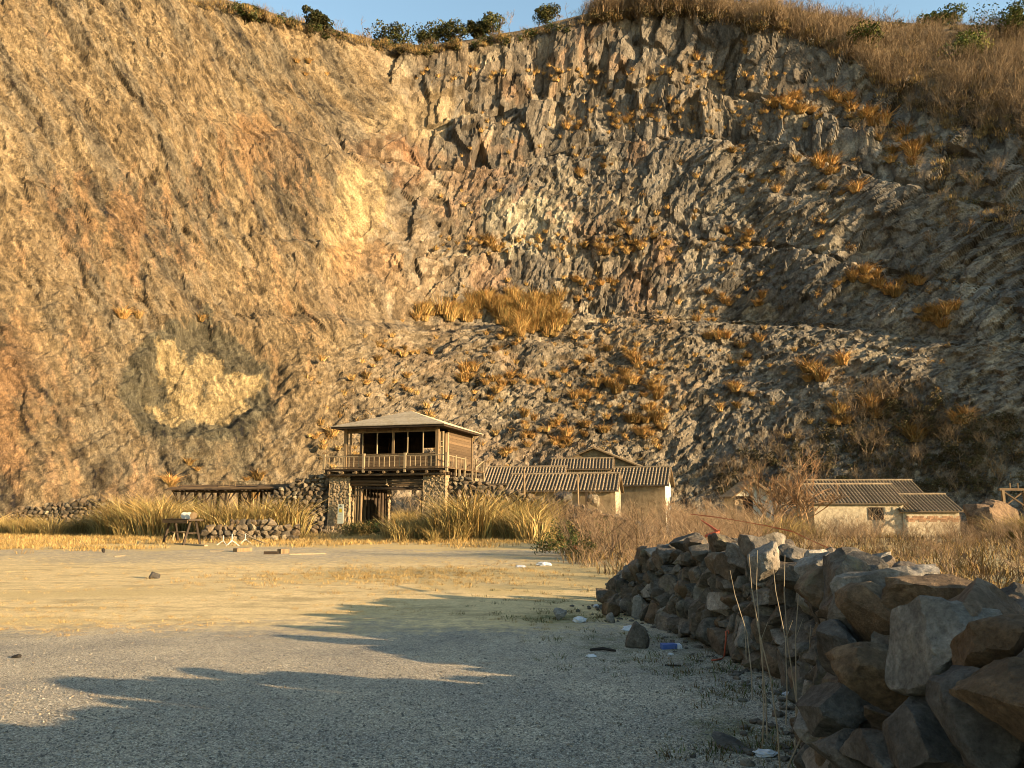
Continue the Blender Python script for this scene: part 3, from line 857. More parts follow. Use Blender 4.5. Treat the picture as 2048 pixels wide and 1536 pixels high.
# log-lined passage
for i in range(9):
    y = 1.3 + i * .52
    part('lining_log', m_log if i < 3 else m_darkwood, gate, lambda m: m.tube([(-2.42 + .03 * rng.random(), y, 0), (-2.42, y, 3.45)], [.13, .11], 8), True)  # deeper logs switch to dark wood: passage shade put into the colour
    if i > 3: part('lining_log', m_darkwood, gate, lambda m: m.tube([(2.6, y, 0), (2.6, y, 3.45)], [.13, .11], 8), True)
for x in (-2.2, -2.02, -1.84):
    part('door_post', m_log, gate, lambda m: m.tube([(x, .72, 0), (x + .02, .72, 3.1)], [.085, .075], 8), True)
part('door_post', m_darkwood, gate, lambda m: m.tube([(2.22, .75, 0), (2.22, .75, 3.1)], [.07, .06], 8), True)
part('post_tie', m_log, gate, lambda m: m.bar((-2.45, .62, 2.35), (-1.75, .62, 2.35), .05))
for i, (z, y, r_) in enumerate(((3.36, .62, .10), (3.16, .58, .09), (2.98, .66, .085), (2.80, .72, .07))):
    part('lintel_beam', m_wood if i in (1, 2) else m_darkwood, gate, lambda m: m.tube([(-2.6, y, z + .03), (0, y, z - .01), (2.5, y, z)], [r_, r_ * .95, r_], 8), True)
part('lintel_beam', m_darkwood, gate, lambda m: m.tube([(-1.9, .6, 2.75), (2.4, .6, 2.66)], [.05, .05], 6), True)
part('hanging_lantern', m_palewood, gate, lambda m: m.tube([(.0, .42, 3.3), (.02, .42, 3.02), (-.05, .42, 2.98), (.14, .42, 2.9)], [.015, .03, .06, .03], 6))
for i in range(14):
    y = .4 + i * .47
    part('floor_joist', m_darkwood, gate, lambda m: m.box(-4.0, 4.0, y, y + .14, 3.55, 3.69))
for i in range(9):                                                # joist ends showing under the balcony's edge
    x = -3.75 + i * .93
    part('joist_end', m_log, gate, lambda m: m.tube([(x, -.03, 3.72), (x, 1.2, 3.72)], [.085, .085], 8))
part('edge_beam', m_darkwood, gate, lambda m: m.box(-4.15, 4.08, .02, .16, 3.80, 3.90))
part('bearer_beam', m_wood, gate, lambda m: m.tube([(-3.95, .18, 3.58), (0, .2, 3.56), (3.9, .18, 3.58)], .075, 8))
for i in range(17):
    y = -.02 + i * .44
    part('floor_plank', m_wood, gate, lambda m: m.box(-4.18, 4.1, y, y + .42, 3.902, 3.945))
# balcony rail, front and right side
RZ0, RZ1 = 3.95, 4.71
for x in (-4.10, -1.40, 1.34, 4.02):
    part('rail_post', m_palewood, gate, lambda m: m.box(x - .07, x + .07, -.01, .13, 3.70, 4.86))
for z in (4.70, 4.02):
    part('hand_rail' if z > 4.5 else 'bottom_rail', m_palewood if z > 4.5 else m_wood, gate, lambda m: m.bar((-4.1, .06, z), (4.02, .06, z), .05, .05))
for a, b_ in ((-4.10, -1.40), (-1.40, 1.34), (1.34, 4.02)):
    for i in range(1, 8):
        x = a + (b_ - a) * i / 8
        part('baluster', m_palewood, gate, lambda m: m.bar((x + rng.uniform(-.02, .02), .06, 4.0), (x, .06, 4.70), .036))
for y in (1.6, 3.2, 5.4, 6.9):
    part('rail_post', m_palewood, gate, lambda m: m.bar((4.02, y, 3.5), (4.05, y + rng.uniform(-.1, .1), 4.75), .09))
part('hand_rail', m_palewood, gate, lambda m: m.bar((4.02, .1, 4.68), (4.05, 3.2, 4.62), .05))
part('hand_rail', m_palewood, gate, lambda m: m.bar((4.05, 5.0, 4.1), (4.05, 6.9, 4.68), .05))
part('bottom_rail', m_wood, gate, lambda m: m.bar((4.02, .1, 4.0), (4.05, 6.9, 4.0), .05))
for i in range(13):
    y = .5 + i * .5
    if i in (7, 8): continue
    part('baluster', m_palewood, gate, lambda m: m.bar((4.03, y, 4.0), (4.04, y + rng.uniform(-.15, .15), 4.66), .034))
part('brace', m_wood, gate, lambda m: m.bar((4.1, 4.0, 3.2), (4.1, 5.6, 4.6), .06))
for y in (2.0, 4.4, 6.8):
    part('outer_post', m_palewood, gate, lambda m: m.bar((4.15, y, 1.9), (4.12, y, 3.9), .10))
# the room
RX0, RX1, RY0, RY1, SILL, HEAD, TOP = -3.2, 3.0, 1.1, 7.4, 4.86, 6.22, 6.55
for x in (RX0, RX1):
    for y in (RY0, RY1): part('corner_post', m_log, gate, lambda m: m.box(x - .1, x + .1, y - .1, y + .1, 3.94, TOP))
for i in range(5):
    z = 3.95 + i * .18
    part('wall_board', m_wood, gate, lambda m: m.box(RX0 + .1, RX1 - .1, RY0 - .02, RY0 + .04, z, z + .172, .004))
part('window_sill', m_log, gate, lambda m: m.box(RX0, RX1, RY0 - .08, RY0 + .08, SILL - .03, SILL + .04))
part('window_head', m_log, gate, lambda m: m.box(RX0, RX1, RY0 - .05, RY0 + .05, HEAD, HEAD + .07))
for i in range(24):
    x = RX0 + .12 + i * .25
    part('head_board', m_wood, gate, lambda m: m.box(x, x + .24, RY0 - .015, RY0 + .02, HEAD + .07, TOP))
for x, w, mt in ((-2.86, .12, m_log), (-2.15, .10, m_darkwood), (-2.03, .05, m_palewood), (-1.03, .05, m_palewood), (.06, .15, m_log), (1.03, .05, m_palewood), (2.06, .05, m_palewood)):
    part('mullion', mt, gate, lambda m: m.box(x - w / 2, x + w / 2, RY0 - .035, RY0 + .035, SILL + .04, HEAD))
# back wall with one opening, left wall open at the front
def boards_x(x0, x1, y, z0, z1, mat, nm='inner_board', w=.3):
    n_ = max(1, int(round((x1 - x0) / w)))
    for i in range(n_):
        a = x0 + (x1 - x0) * i / n_
        part(nm, mat, gate, lambda m: m.box(a, a + (x1 - x0) / n_ - .008, y, y + .05, z0, z1))
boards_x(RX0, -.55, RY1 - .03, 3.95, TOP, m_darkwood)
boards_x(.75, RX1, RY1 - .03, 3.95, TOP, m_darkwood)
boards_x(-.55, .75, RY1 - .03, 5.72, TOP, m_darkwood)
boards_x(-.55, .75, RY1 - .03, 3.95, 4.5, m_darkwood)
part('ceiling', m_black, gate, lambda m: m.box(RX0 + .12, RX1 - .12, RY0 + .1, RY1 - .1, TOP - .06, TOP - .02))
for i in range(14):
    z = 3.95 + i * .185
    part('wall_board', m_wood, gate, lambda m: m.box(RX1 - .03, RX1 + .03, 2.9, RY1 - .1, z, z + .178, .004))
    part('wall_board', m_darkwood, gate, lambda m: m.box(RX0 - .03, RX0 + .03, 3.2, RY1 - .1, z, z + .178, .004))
for i in range(5):
    z = 3.95 + i * .18
    part('wall_board', m_wood, gate, lambda m: m.box(RX1 - .03, RX1 + .03, RY0 + .1, 1.95, z, z + .172, .004))
    part('wall_board', m_wood, gate, lambda m: m.box(RX0 - .03, RX0 + .03, RY0 + .1, 3.2, z, z + .172, .004))
for y in (2.0, 2.85):
    part('door_jamb', m_palewood, gate, lambda m: m.box(RX1 - .06, RX1 + .07, y - .06, y + .06, 3.95, 6.3))
part('door', m_log, gate, lambda m: m.box(RX1 - .01, RX1 + .05, 2.35, 2.79, 3.96, 6.2))
part('prop_stick', m_palewood, gate, lambda m: m.bar((RX1 + .12, 1.2, 6.2), (RX1 + .05, 1.55, 4.6), .06))
for z in (5.3, 5.6): part('side_sill', m_log, gate, lambda m: m.box(RX1 - .04, RX1 + .06, 1.25, 1.94, z, z + .05))
# hipped roof in courses
EX0, EX1, EY0, EY1, EZ, AZ = -3.92, 3.74, .28, 7.85, 6.60, 7.92
AX, AY = (EX0 + EX1) / 2, (EY0 + EY1) / 2
part('roof_frame', m_darkwood, gate, lambda m: m.raw([(EX0 + .1, EY0 + .1, EZ - .1), (EX1 - .1, EY0 + .1, EZ - .1), (EX1 - .1, EY1 - .1, EZ - .1), (EX0 + .1, EY1 - .1, EZ - .1), (AX, AY, AZ - .14)],
     [(0, 1, 4), (1, 2, 4), (2, 3, 4), (3, 0, 4), (0, 3, 2, 1)]))
NC = 13
for (c0, c1) in (((EX0, EY0), (EX1, EY0)), ((EX1, EY0), (EX1, EY1)), ((EX1, EY1), (EX0, EY1)), ((EX0, EY1), (EX0, EY0))):
    for k in range(NC):
        f0, f1 = k / NC, min(1.0, (k + 1.12) / NC)
        pt = lambda c, f, dz: (c[0] + (AX - c[0]) * f, c[1] + (AY - c[1]) * f, EZ + (AZ - EZ) * f + dz)
        V_ = [pt(c0, f0, .035), pt(c1, f0, .035), pt(c1, f1, .01), pt(c0, f1, .01), pt(c0, f0, -.015), pt(c1, f0, -.015), pt(c1, f1, -.03), pt(c0, f1, -.03)]
        part('shingle_course', m_shingle, gate, lambda m: m.raw(V_, [(0, 1, 2, 3), (4, 7, 6, 5), (0, 4, 5, 1), (1, 5, 6, 2), (2, 6, 7, 3), (3, 7, 4, 0)]))
part('fascia', m_darkwood, gate, lambda m: m.box(EX0 + .05, EX1 - .05, EY0 + .06, EY0 + .10, EZ - .14, EZ - .02))
part('fascia', m_darkwood, gate, lambda m: m.box(EX1 - .10, EX1 - .06, EY0 + .1, EY1 - .1, EZ - .14, EZ - .02))
for i in range(10):
    x = EX0 + .25 + i * .8
    part('rafter_end', m_darkwood, gate, lambda m: m.bar((x, EY0 + .08, EZ - .06), (x, 1.1, EZ + .05), .06, .08))
# notice on the left pier
sign = empty('notice_board', (GO[0], GO[1], 0), GR)
tag(sign, 'narrow white notice with a yellow square fixed to the gatehouse pier', 'notice')
part('board', m_signw, sign, lambda m: m.box(-3.15, -2.75, .24, .27, .62, 1.80))
part('yellow_square', m_signy, sign, lambda m: m.box(-3.06, -2.86, .233, .2385, 1.30, 1.53))
part('printed_line', m_signk, sign, lambda m: m.box(-3.05, -2.87, .233, .2385, 1.64, 1.67))
part('printed_line', m_signk, sign, lambda m: m.box(-3.01, -2.91, .233, .2385, 1.69, 1.73))
for k in range(4): part('printed_line', m_signk, sign, lambda m: m.box(-3.08, -2.84 - .05 * (k % 2), .233, .2385, 1.16 - k * .1, 1.168 - k * .1))

# ---------------------------------------------------------------- rubble walls by the gatehouse
def rubble_wall(name, label, line, thick, size, cap=290, tops=True):
    """line: (x, y, height) points of the front foot; stones stacked in front of and on a packed core"""
    L = np.array(line, float)
    al = np.concatenate([[0], np.cumsum(np.hypot(L[1:, 0] - L[:-1, 0], L[1:, 1] - L[:-1, 1]))])
    root = empty(name, (L[:, 0].mean(), L[:, 1].mean(), 0))
    tag(root, label, 'stone wall', kind='thing')
    ox, oy = root.location[0], root.location[1]
    g = lambda t: (np.interp(t, al, L[:, 0]), np.interp(t, al, L[:, 1]), np.interp(t, al, L[:, 2]))
    def dirn(t):
        a, b_ = g(max(t - .3, 0)), g(min(t + .3, al[-1]))
        d = np.array([b_[0] - a[0], b_[1] - a[1]]); d /= np.linalg.norm(d)
        return d, np.array([-d[1], d[0]])
    cnt = 0
    z = 0.0
    while z < L[:, 2].max():
        t = rng.uniform(0, size)
        while t < al[-1]:
            x, y, h = g(t); d, n = dirn(t)
            w = size * rng.uniform(.7, 1.35)
            if z < h and cnt < cap:
                q = (x + n[0] * (.14 * z + rng.uniform(-.05, .06)), y + n[1] * (.14 * z + rng.uniform(-.05, .06)))
                o = link('stone', rng.choice(SMALLST), root, (q[0] - ox, q[1] - oy, gz(x, y) + z + size * .36), (rng.uniform(-.5, .5), rng.uniform(-.5, .5), rng.uniform(0, 6)),
                         (w * .58, w * .5, size * .46 * rng.uniform(.85, 1.2)))
                cnt += 1
            t += w * .93
        z += size * .70
    V_, F_ = [], []
    ts_ = np.linspace(0, al[-1], max(8, int(al[-1] / .4)))
    for t in ts_:
        x, y, h = g(t); d, n = dirn(t)
        for bk, hz in ((.06, -.6), (.06 + .14 * h * .9, max(h - .1, .05)), (thick, max(h - .1, .05)), (thick + .3, -.6)):
            V_.append((x + n[0] * bk - ox, y + n[1] * bk - oy, hz + gz(x, y) + rng.uniform(-.04, .04)))
    for i in range(len(ts_) - 1):
        for k in range(3): a = i * 4 + k; F_.append((a, a + 4, a + 5, a + 1))
    for e_ in (0, len(ts_) - 1): a = e_ * 4; F_.append((a, a + 1, a + 2, a + 3))
    link('inner_fill', np_mesh('inner_fill', np.array(V_), np.array(F_), m_fill), root)
    return root
def w2(px, py_top, Y):
    p = at(px, py_top, Y); return (p[0], Y, p[2] - gz(p[0], Y))
rubble_wall('rubble_wing_wall', 'sloping rubble wall running up to the left side of the gatehouse', [w2(528, 1000, 48.6), w2(560, 980, 48.5), w2(600, 962, 48.4), w2(640, 950, 48.3), w2(656, 948, 48.3)], 2.0, .37)
rubble_wall('rubble_wing_wall', 'sloping rubble wall descending from the right side of the gatehouse', [w2(889, 953, 46.4), w2(930, 958, 46.2), w2(985, 972, 46.0), w2(1040, 990, 45.6), w2(1090, 1008, 45.0)], 2.0, .37)
rubble_wall('low_rubble_wall', 'low tumbled rubble wall between the reeds and the grey roofed houses', [w2(1085, 1006, 46.0), w2(1130, 1008, 45.5), w2(1180, 1022, 44.5), w2(1230, 1036, 43.5), w2(1275, 1050, 42)], 1.4, .36)
rubble_wall('low_rubble_wall', 'low dark rubble terrace behind the white tripods', [w2(408, 1052, 37.5), w2(470, 1050, 37.8), w2(540, 1050, 38.2), w2(598, 1056, 38.6)], 1.6, .36)
rubble_wall('low_rubble_wall', 'low rubble wall half hidden by reeds below the left cliff', [w2(20, 1022, 50), w2(90, 1012, 50), w2(150, 1004, 50), w2(240, 1006, 50), w2(340, 1012, 50)], 1.5, .34)

# ---------------------------------------------------------------- pole shed left of the gatehouse
sx0, sx1, sy = at(348, 980, 50)[0], at(560, 980, 50)[0], 50.0
shed = empty('pole_shed', ((sx0 + sx1) / 2, sy, 0))
tag(shed, 'low open pole shed with a dark sagging brushwood roof', 'shed')
hw = (sx1 - sx0) / 2
for i in range(5):
    x = -hw + .5 + i * (2 * hw - 1) / 4
    part('post', m_darkwood, shed, lambda m: m.tube([(x, 0, -.3), (x + rng.uniform(-.05, .05), 0, 2.62)], [.11, .09], 7), True)
    part('post', m_darkwood, shed, lambda m: m.tube([(x, 2.4, -.3), (x, 2.4, 2.85)], [.11, .09], 7), True)
    for s_ in (-1, 1): part('brace', m_darkwood, shed, lambda m: m.tube([(x, 0, 1.75), (x + s_ * .55, 0, 2.6)], [.05, .05], 6))
for y, z in ((0, 2.66), (2.4, 2.9)): part('purlin', m_darkwood, shed, lambda m: m.tube([(-hw - .1, y, z), (0, y, z - .05), (hw + .1, y, z + .02)], .09, 7), True)
for i in range(26):
    x = -hw + .1 + i * 2 * hw / 26
    part('rafter', m_darkwood, shed, lambda m: m.tube([(x, -.55 + rng.uniform(-.1, .1), 2.68 + rng.uniform(-.02, .03)), (x + rng.uniform(-.1, .1), 2.9, 3.02)], .045, 6))
for i in range(12):
    x = -hw + i * 2 * hw / 11.5
    part('hanging_pole', m_darkwood, shed, lambda m: m.tube([(x, .3, 2.6), (x + rng.uniform(-.35, .35), .4, 1.75)], .04, 5))
for k in range(2): part('roof_mat', m_wood if k else m_darkwood, shed, lambda m: [m.tube([(-hw - .2 + rng.uniform(-.3, .5), y, 2.78 + y * .1 + rng.uniform(0, .06)), (rng.uniform(-1, 1), y + rng.uniform(-.1, .1), 2.76 + y * .1 + rng.uniform(0, .08)), (hw + .2 - rng.uniform(-.3, .5), y, 2.80 + y * .1 + rng.uniform(0, .08))], rng.uniform(.03, .06), 5) for y in np.linspace(-.6, 2.9, 34)])
lad = empty('ladder', (sx0 + 3.4, sy + .9, 2.98), .0)
tag(lad, 'broken wooden ladder lying on the pole shed roof', 'ladder')
for y, z in ((0, .38), (0, 0)): part('rail', m_log, lad, lambda m: m.bar((-.9, y, z), (.9, y, z - .1), .04))
for i in range(4): part('rung', m_log, lad, lambda m: m.bar((-.6 + i * .4, 0, -.02), (-.55 + i * .4, 0, .36), .03))

# ---------------------------------------------------------------- hamlet houses
TILE = {}
def tile_row_mesh(L, r=.078):
    key = round(L, 2)
    if key not in TILE:
        n_ = max(3, int(L / .34)); V_, F_ = [], []
        for i in range(n_):
            for e_, (f, rr) in enumerate(((i, r), (i + 1.05, r * .78))):
                for k in range(5):
                    a = math.pi * k / 4
                    V_.append((math.cos(a) * rr, f * L / n_, math.sin(a) * rr * .9 + (.018 if e_ == 0 else -.0)))
            b_ = i * 10
            for k in range(4): F_.append((b_ + k, b_ + 5 + k, b_ + 6 + k, b_ + 1 + k))
            F_.append((b_, b_ + 1, b_ + 2, b_ + 3, b_ + 4))
        me = bpy.data.meshes.new('tile_row'); me.from_pydata(V_, [], F_); me.materials.append(m_tile); me.update()
        TILE[key] = me
    return TILE[key]
def house(name, label, X_, Y_, rz, length, depth, zb, ze, zr, wall_mat, gable_mat=None, over=.28, pitch=.255, side_over=.22, both=False):
    """ridge runs along local x; local origin at the middle of the front wall"""
    h_ = empty(name, (X_, Y_, 0), rz)
    tag(h_, label, 'house')
    hl, hd = length / 2, depth / 2
    part('wall', wall_mat, h_, lambda m: m.raw([(-hl, 0, zb), (hl, 0, zb), (hl, 0, ze), (-hl, 0, ze)], [(0, 1, 2, 3)]))
    part('wall', wall_mat, h_, lambda m: m.raw([(-hl, depth, zb), (hl, depth, zb), (hl, depth, ze), (-hl, depth, ze)], [(1, 0, 3, 2)]))
    for s_ in (-1, 1):
        part('gable_wall', gable_mat or wall_mat, h_, lambda m: m.raw([(s_ * hl, 0, zb), (s_ * hl, depth, zb), (s_ * hl, depth, ze), (s_ * hl, hd, zr - .05), (s_ * hl, 0, ze)], [(0, 1, 2, 3, 4) if s_ > 0 else (4, 3, 2, 1, 0)]))
    sl = (zr - ze) / hd
    ex = hl + side_over
    for s_ in (1, -1):
        y_e = -over if s_ > 0 else depth + over
        z_e = ze - over * sl
        part('roof_deck', m_deck, h_, lambda m: m.raw([(-ex, y_e, z_e), (ex, y_e, z_e), (ex, hd, zr), (-ex, hd, zr), (-ex, y_e, z_e + .07), (ex, y_e, z_e + .07), (ex, hd, zr + .07), (-ex, hd, zr + .07)],
             [(0, 3, 2, 1), (4, 5, 6, 7), (0, 1, 5, 4), (1, 2, 6, 5), (2, 3, 7, 6), (3, 0, 4, 7)]))
        L_ = math.hypot(hd + over, zr - z_e)
        n_ = int(2 * ex / pitch)
        if s_ > 0 or both:
            for i in range(n_):
                x = -ex + .1 + i * (2 * ex - .2) / (n_ - 1)
                link('tile_row', tile_row_mesh(L_), h_, (x, y_e, z_e + .085 + rng.uniform(-.012, .012)), (math.atan2(zr - z_e, hd + over), 0, 0) if s_ > 0 else (math.atan2(zr - z_e, hd + over), 0, math.pi))
    part('ridge_cap', m_tile, h_, lambda m: m.tube([(-ex - .03, hd, zr + .12), (-ex * .3, hd, zr + .10), (ex * .4, hd, zr + .125), (ex + .03, hd, zr + .12)], .10, 7))
    for s_ in (-1, 1): part('barge_board', m_log, h_, lambda m: [m.bar((s_ * (ex + .012), -over, ze - over * sl - .0), (s_ * (ex + .012), hd, zr), .05, .10), m.bar((s_ * (ex + .012), hd, zr), (s_ * (ex + .012), depth + over, ze - over * sl), .05, .10)])
    part('eave_beam', m_darkwood, h_, lambda m: m.box(-ex, ex, -.10, -.02, ze - .14, ze - .02))
    return h_
R = math.radians
hA = house('tiled_house', 'long low grey-tiled house nearest the gatehouse, ochre wall below', 3.55, 56.5, R(-13), 7.9, 4.2, -1.5, 2.86, 4.0, m_ochre, m_cream)
for x in (-2.2, -.1, 1.9): part('post', m_darkwood, hA, lambda m: m.box(x - .08, x + .08, -.24, -.12, -1.2, 2.76))
hB = house('tiled_house', 'grey-tiled house with a long roof directly beside the gatehouse balcony', .9, 62.6, R(-9), 6.2, 4.6, -1.5, 3.55, 4.85, m_ochre)
hC = house('tiled_house', 'small raised grey-tiled loft with a row of pale slats under its eave', 5.75, 64.2, R(-9), 4.9, 3.4, -1.5, 4.80, 5.62, m_ochre, over=.3)
for i in range(30):
    x = -2.3 + i * 4.6 / 29
    if i in (12, 13): continue
    part('slat', m_palewood, hC, lambda m: m.box(x - .05, x + .05, -.11, -.05, 4.16, 4.72))
part('slat_rail', m_log, hC, lambda m: m.box(-2.45, 2.45, -.13, -.02, 4.10, 4.16))
hD = house('gabled_house', 'tall plastered house with its broad tiled gable facing the yard', 3.6, 74.2, R(-90 - 10), 7.0, 9.0, -1.5, 5.05, 6.92, m_ochre, m_ochre, side_over=.45, pitch=.5, both=True)
hE = house('tiled_house', 'grey-tiled house with a whitewashed end wall beside the bare shrubs', 9.6, 62.0, R(-17), 5.2, 4.6, -1.5, 3.42, 4.78, m_ochre, m_white, side_over=.3)
hF = house('tiled_house', 'cream stone house with a small barred window under dark tiles', 25.8, 58.0, R(-2), 6.6, 4.6, -1.6, 1.98, 3.28, m_cream)
win = part('window', m_darkwood, hF, lambda m: [m.box(.70, .78, -.05, .03, .70, 1.62), m.box(1.72, 1.80, -.05, .03, .70, 1.62), m.box(.78, 1.72, -.05, .03, 1.54, 1.62), m.box(.78, 1.72, -.05, .03, .70, .78)])
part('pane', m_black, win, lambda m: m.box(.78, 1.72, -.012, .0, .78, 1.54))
for x in (1.09, 1.41): part('bar', m_darkwood, win, lambda m: m.box(x - .02, x + .02, -.04, -.015, .78, 1.54))
part('bar', m_darkwood, win, lambda m: m.box(.78, 1.72, -.045, -.02, 1.14, 1.18))
hG = house('tiled_house', 'tiled house standing just behind the barred-window house, only its roof showing', 28.6, 62.0, R(-2), 8.3, 4.4, -1.6, 2.52, 3.72, m_cream)
hH = house('tiled_house', 'lowest tiled annex with red bricks above pale stone, beside the big boulder', 31.0, 57.7, R(-2), 4.1, 4.4, -1.6, 1.40, 2.50, m_cream, over=.3)
for r_ in range(4):
    for i in range(15):
        x = -1.98 + i * .264 + (.13 if r_ % 2 else 0)
        if x > 1.85 or (r_ == 3 and i % 4 == 1) or (r_ == 0 and i % 3 == 0): continue
        part('brick', m_brick, hH, lambda m: m.box(x, x + .25, -.018 - rng.uniform(0, .012), .05, .55 + r_ * .105, .645 + r_ * .105))
hS = house('gabled_shed', 'small gabled shed with pale end wall and dark opening', 18.0, 64.5, R(-90 - 4), 4.0, 3.0, -1.6, 2.55, 3.66, m_cream, m_white, both=True, side_over=.5)
part('opening_shade_panel', m_black, hS, lambda m: m.box(2.02, 2.05, .1, 1.45, -1.0, 2.5))  # black panel on the gable; its colour stands for the unlit inside
pil = rough_block('stone_pillar', m_masonry, None, 0, .7, 0, .7, 0, 1.6, .1, .06, .3, .1, 77)
pil.location = (17.6, 61.5, .6); tag(pil, 'short square stone pillar beside the small gabled shed', 'pillar')
bas = rough_block('pillar_foot', m_masonry, pil, -.1, .8, -.1, .8, -2.2, -.002, .0, .06, .3, .1, 79)
# poles and a line in front of the houses
for px, y0, Y_, lab in ((1155, 950, 54.5, 'tall bare timber pole standing before the long low house'), (1048, 938, 54.0, 'thin leaning timber pole beside the right rubble wall')):
    p = at(px, y0, Y_)
    tag(part('timber_pole', m_log, None, lambda m: m.tube([(p[0] + .05, Y_, -1.4), (p[0], Y_, p[2])], [.10, .07], 7), True), lab, 'pole')
# big boulder and timber frame on the right
bl = link('boulder', stone_mesh(4, 910, stone_mat('boulder_stone', [(0, (.16, .105, .062)), (1, (.16, .105, .062))], 1.0, .08, 1.0), cuts=10, rough=.14, boxy=.35), None, (31.2, 50.5, .45), (0, .05, .4), (2.15, 1.7, 1.75))
tag(bl, 'huge rounded brown boulder beside the lowest tiled annex', 'boulder')
fr = empty('timber_trestle', (35.2, 54.5, -1.2))
tag(fr, 'square timber trestle with crossed braces behind the huge boulder', 'trestle')
for x in (-.75, .75): part('post', m_log, fr, lambda m: m.bar((x, 0, 0), (x, 0, 4.0), .18))
part('top_beam', m_wood, fr, lambda m: m.bar((-1.0, 0, 4.05), (1.0, 0, 4.05), .16))
for s_ in (-1, 1): part('brace', m_wood, fr, lambda m: m.bar((-.7 * s_, -.02 * s_, 3.9), (.7 * s_, -.02 * s_, 2.9), .09))
for x in (-.2, .35): part('peg', m_log, fr, lambda m: m.bar((x, 0, 4.1), (x, 0, 4.5), .07))
af = empty('timber_truss', (at(1270, 1005, 52)[0], 52, -.9), R(-8))
tag(af, 'low timber gable truss among shrubs before the whitewashed end wall', 'truss')
for s_ in (-1, 1): part('rafter', m_log, af, lambda m: m.bar((s_ * .95, 0, 1.75), (0, 0, 2.5), .09))
for s_ in (-1, 1): part('post', m_log, af, lambda m: m.bar((s_ * .9, 0, 0), (s_ * .9, 0, 1.8), .10))
part('tie_beam', m_log, af, lambda m: m.bar((-1.0, 0, 1.75), (1.0, 0, 1.75), .08))
for px, py, Y_, s_, lab in ((1126, 1000, 48, (.75, .5, .55), 'dark squarish boulder on the low rubble wall below the long house'), (1187, 1002, 47.5, (.45, .4, .4), 'pale rounded boulder among shrubs right of the dark squarish one'),
                            (1062, 1068, 40.5, (.9, .8, .75), 'pale slab-like boulder leaning at the right edge of the tall reeds'), (1110, 1074, 40, (.55, .5, .42), 'smaller pale boulder leaning against the slab-like one')):
    p = at(px, py, Y_)
    me = stone_mesh(3, int(px), m_rubble if px != 1126 else m_wallstone, cuts=9, rough=.12, boxy=.4)
    o = link('boulder', me, None, tuple(p), (rng.uniform(-.2, .2), rng.uniform(-.3, .3), rng.uniform(0, 3)), s_)
    tag(o, lab, 'boulder')
# ---------------------------------------------------------------- vegetation: growing the shapes
def veg_mat(name, sat=1.0, rough=.9, per_object=.25):
    m, nt, b = new_mat(name)
    b.inputs['Roughness'].default_value = rough
    b.inputs['Specular IOR Level'].default_value = .1
    a = nd(nt, 'ShaderNodeAttribute', attribute_name='Col')
    oi = nd(nt, 'ShaderNodeObjectInfo')
    c = mix(nt, a.outputs['Color'], ramp(nt, oi.outputs['Random'], [(0, g3(1 - per_object)), (1, g3(1 + per_object))]), 1.0, 'MULTIPLY')
    nt.links.new(c, b.inputs['Base Color'])
    return m
m_veg = veg_mat('dry_plants', per_object=.38)
STRAW = np.array([(.30, .20, .075), (.40, .28, .11), (.24, .145, .05), (.34, .215, .07), (.20, .15, .07)])
ORANGE = np.array([(.36, .19, .062), (.45, .255, .088), (.27, .14, .046), (.48, .30, .11), (.40, .28, .11)])
REED = np.array([(.33, .24, .085), (.42, .32, .13), (.26, .19, .065), (.19, .165, .06), (.30, .20, .07)])
GREEN = np.array([(.05, .075, .02), (.075, .10, .03), (.04, .06, .018), (.10, .11, .035)])

def blades(n, rad, h, seed, pal, width, lean=.5, spread=1.0, ell=1.0):
    """a tuft: n tapering bent blades rising from a disc"""
    r = np.random.default_rng(seed)
    a = r.uniform(0, 2 * np.pi, n); q = np.sqrt(r.uniform(0, 1, n)) * rad
    bx_, by_ = np.cos(a) * q, np.sin(a) * q * ell
    a2 = a + r.normal(0, .9, n)
    hh = h * r.uniform(.45, 1.0, n) * (1 - .35 * (q / max(rad, 1e-6)) ** 2)
    ln_ = lean * r.uniform(.1, 1.0, n) * hh * spread
    dx, dy = np.cos(a2), np.sin(a2)
    w = width * r.uniform(.6, 1.3, n); f = r.uniform(0, np.pi, n)
    ox_, oy_ = np.cos(f) * w / 2, np.sin(f) * w / 2
    base = np.stack([bx_, by_, np.zeros(n)], 1)
    mid = base + np.stack([dx * ln_ * .32, dy * ln_ * .32, hh * .6], 1)
    tip = base + np.stack([dx * ln_, dy * ln_, hh * (1 - .12 * lean * r.uniform(0, 1.5, n))], 1)
    o = np.stack([ox_, oy_, np.zeros(n)], 1)
    V_ = np.stack([base - o, base + o, mid - o * .8, mid + o * .8, tip], 1).reshape(-1, 3)
    k = np.arange(n)[:, None] * 5
    F_ = np.concatenate([k + np.array([[0, 1, 3]]), k + np.array([[0, 3, 2]]), k + np.array([[2, 3, 4]])])
    c_ = pal[r.integers(0, len(pal), n)] * r.uniform(.75, 1.2, (n, 1))
    return V_, F_, np.repeat(c_, 5, 0)

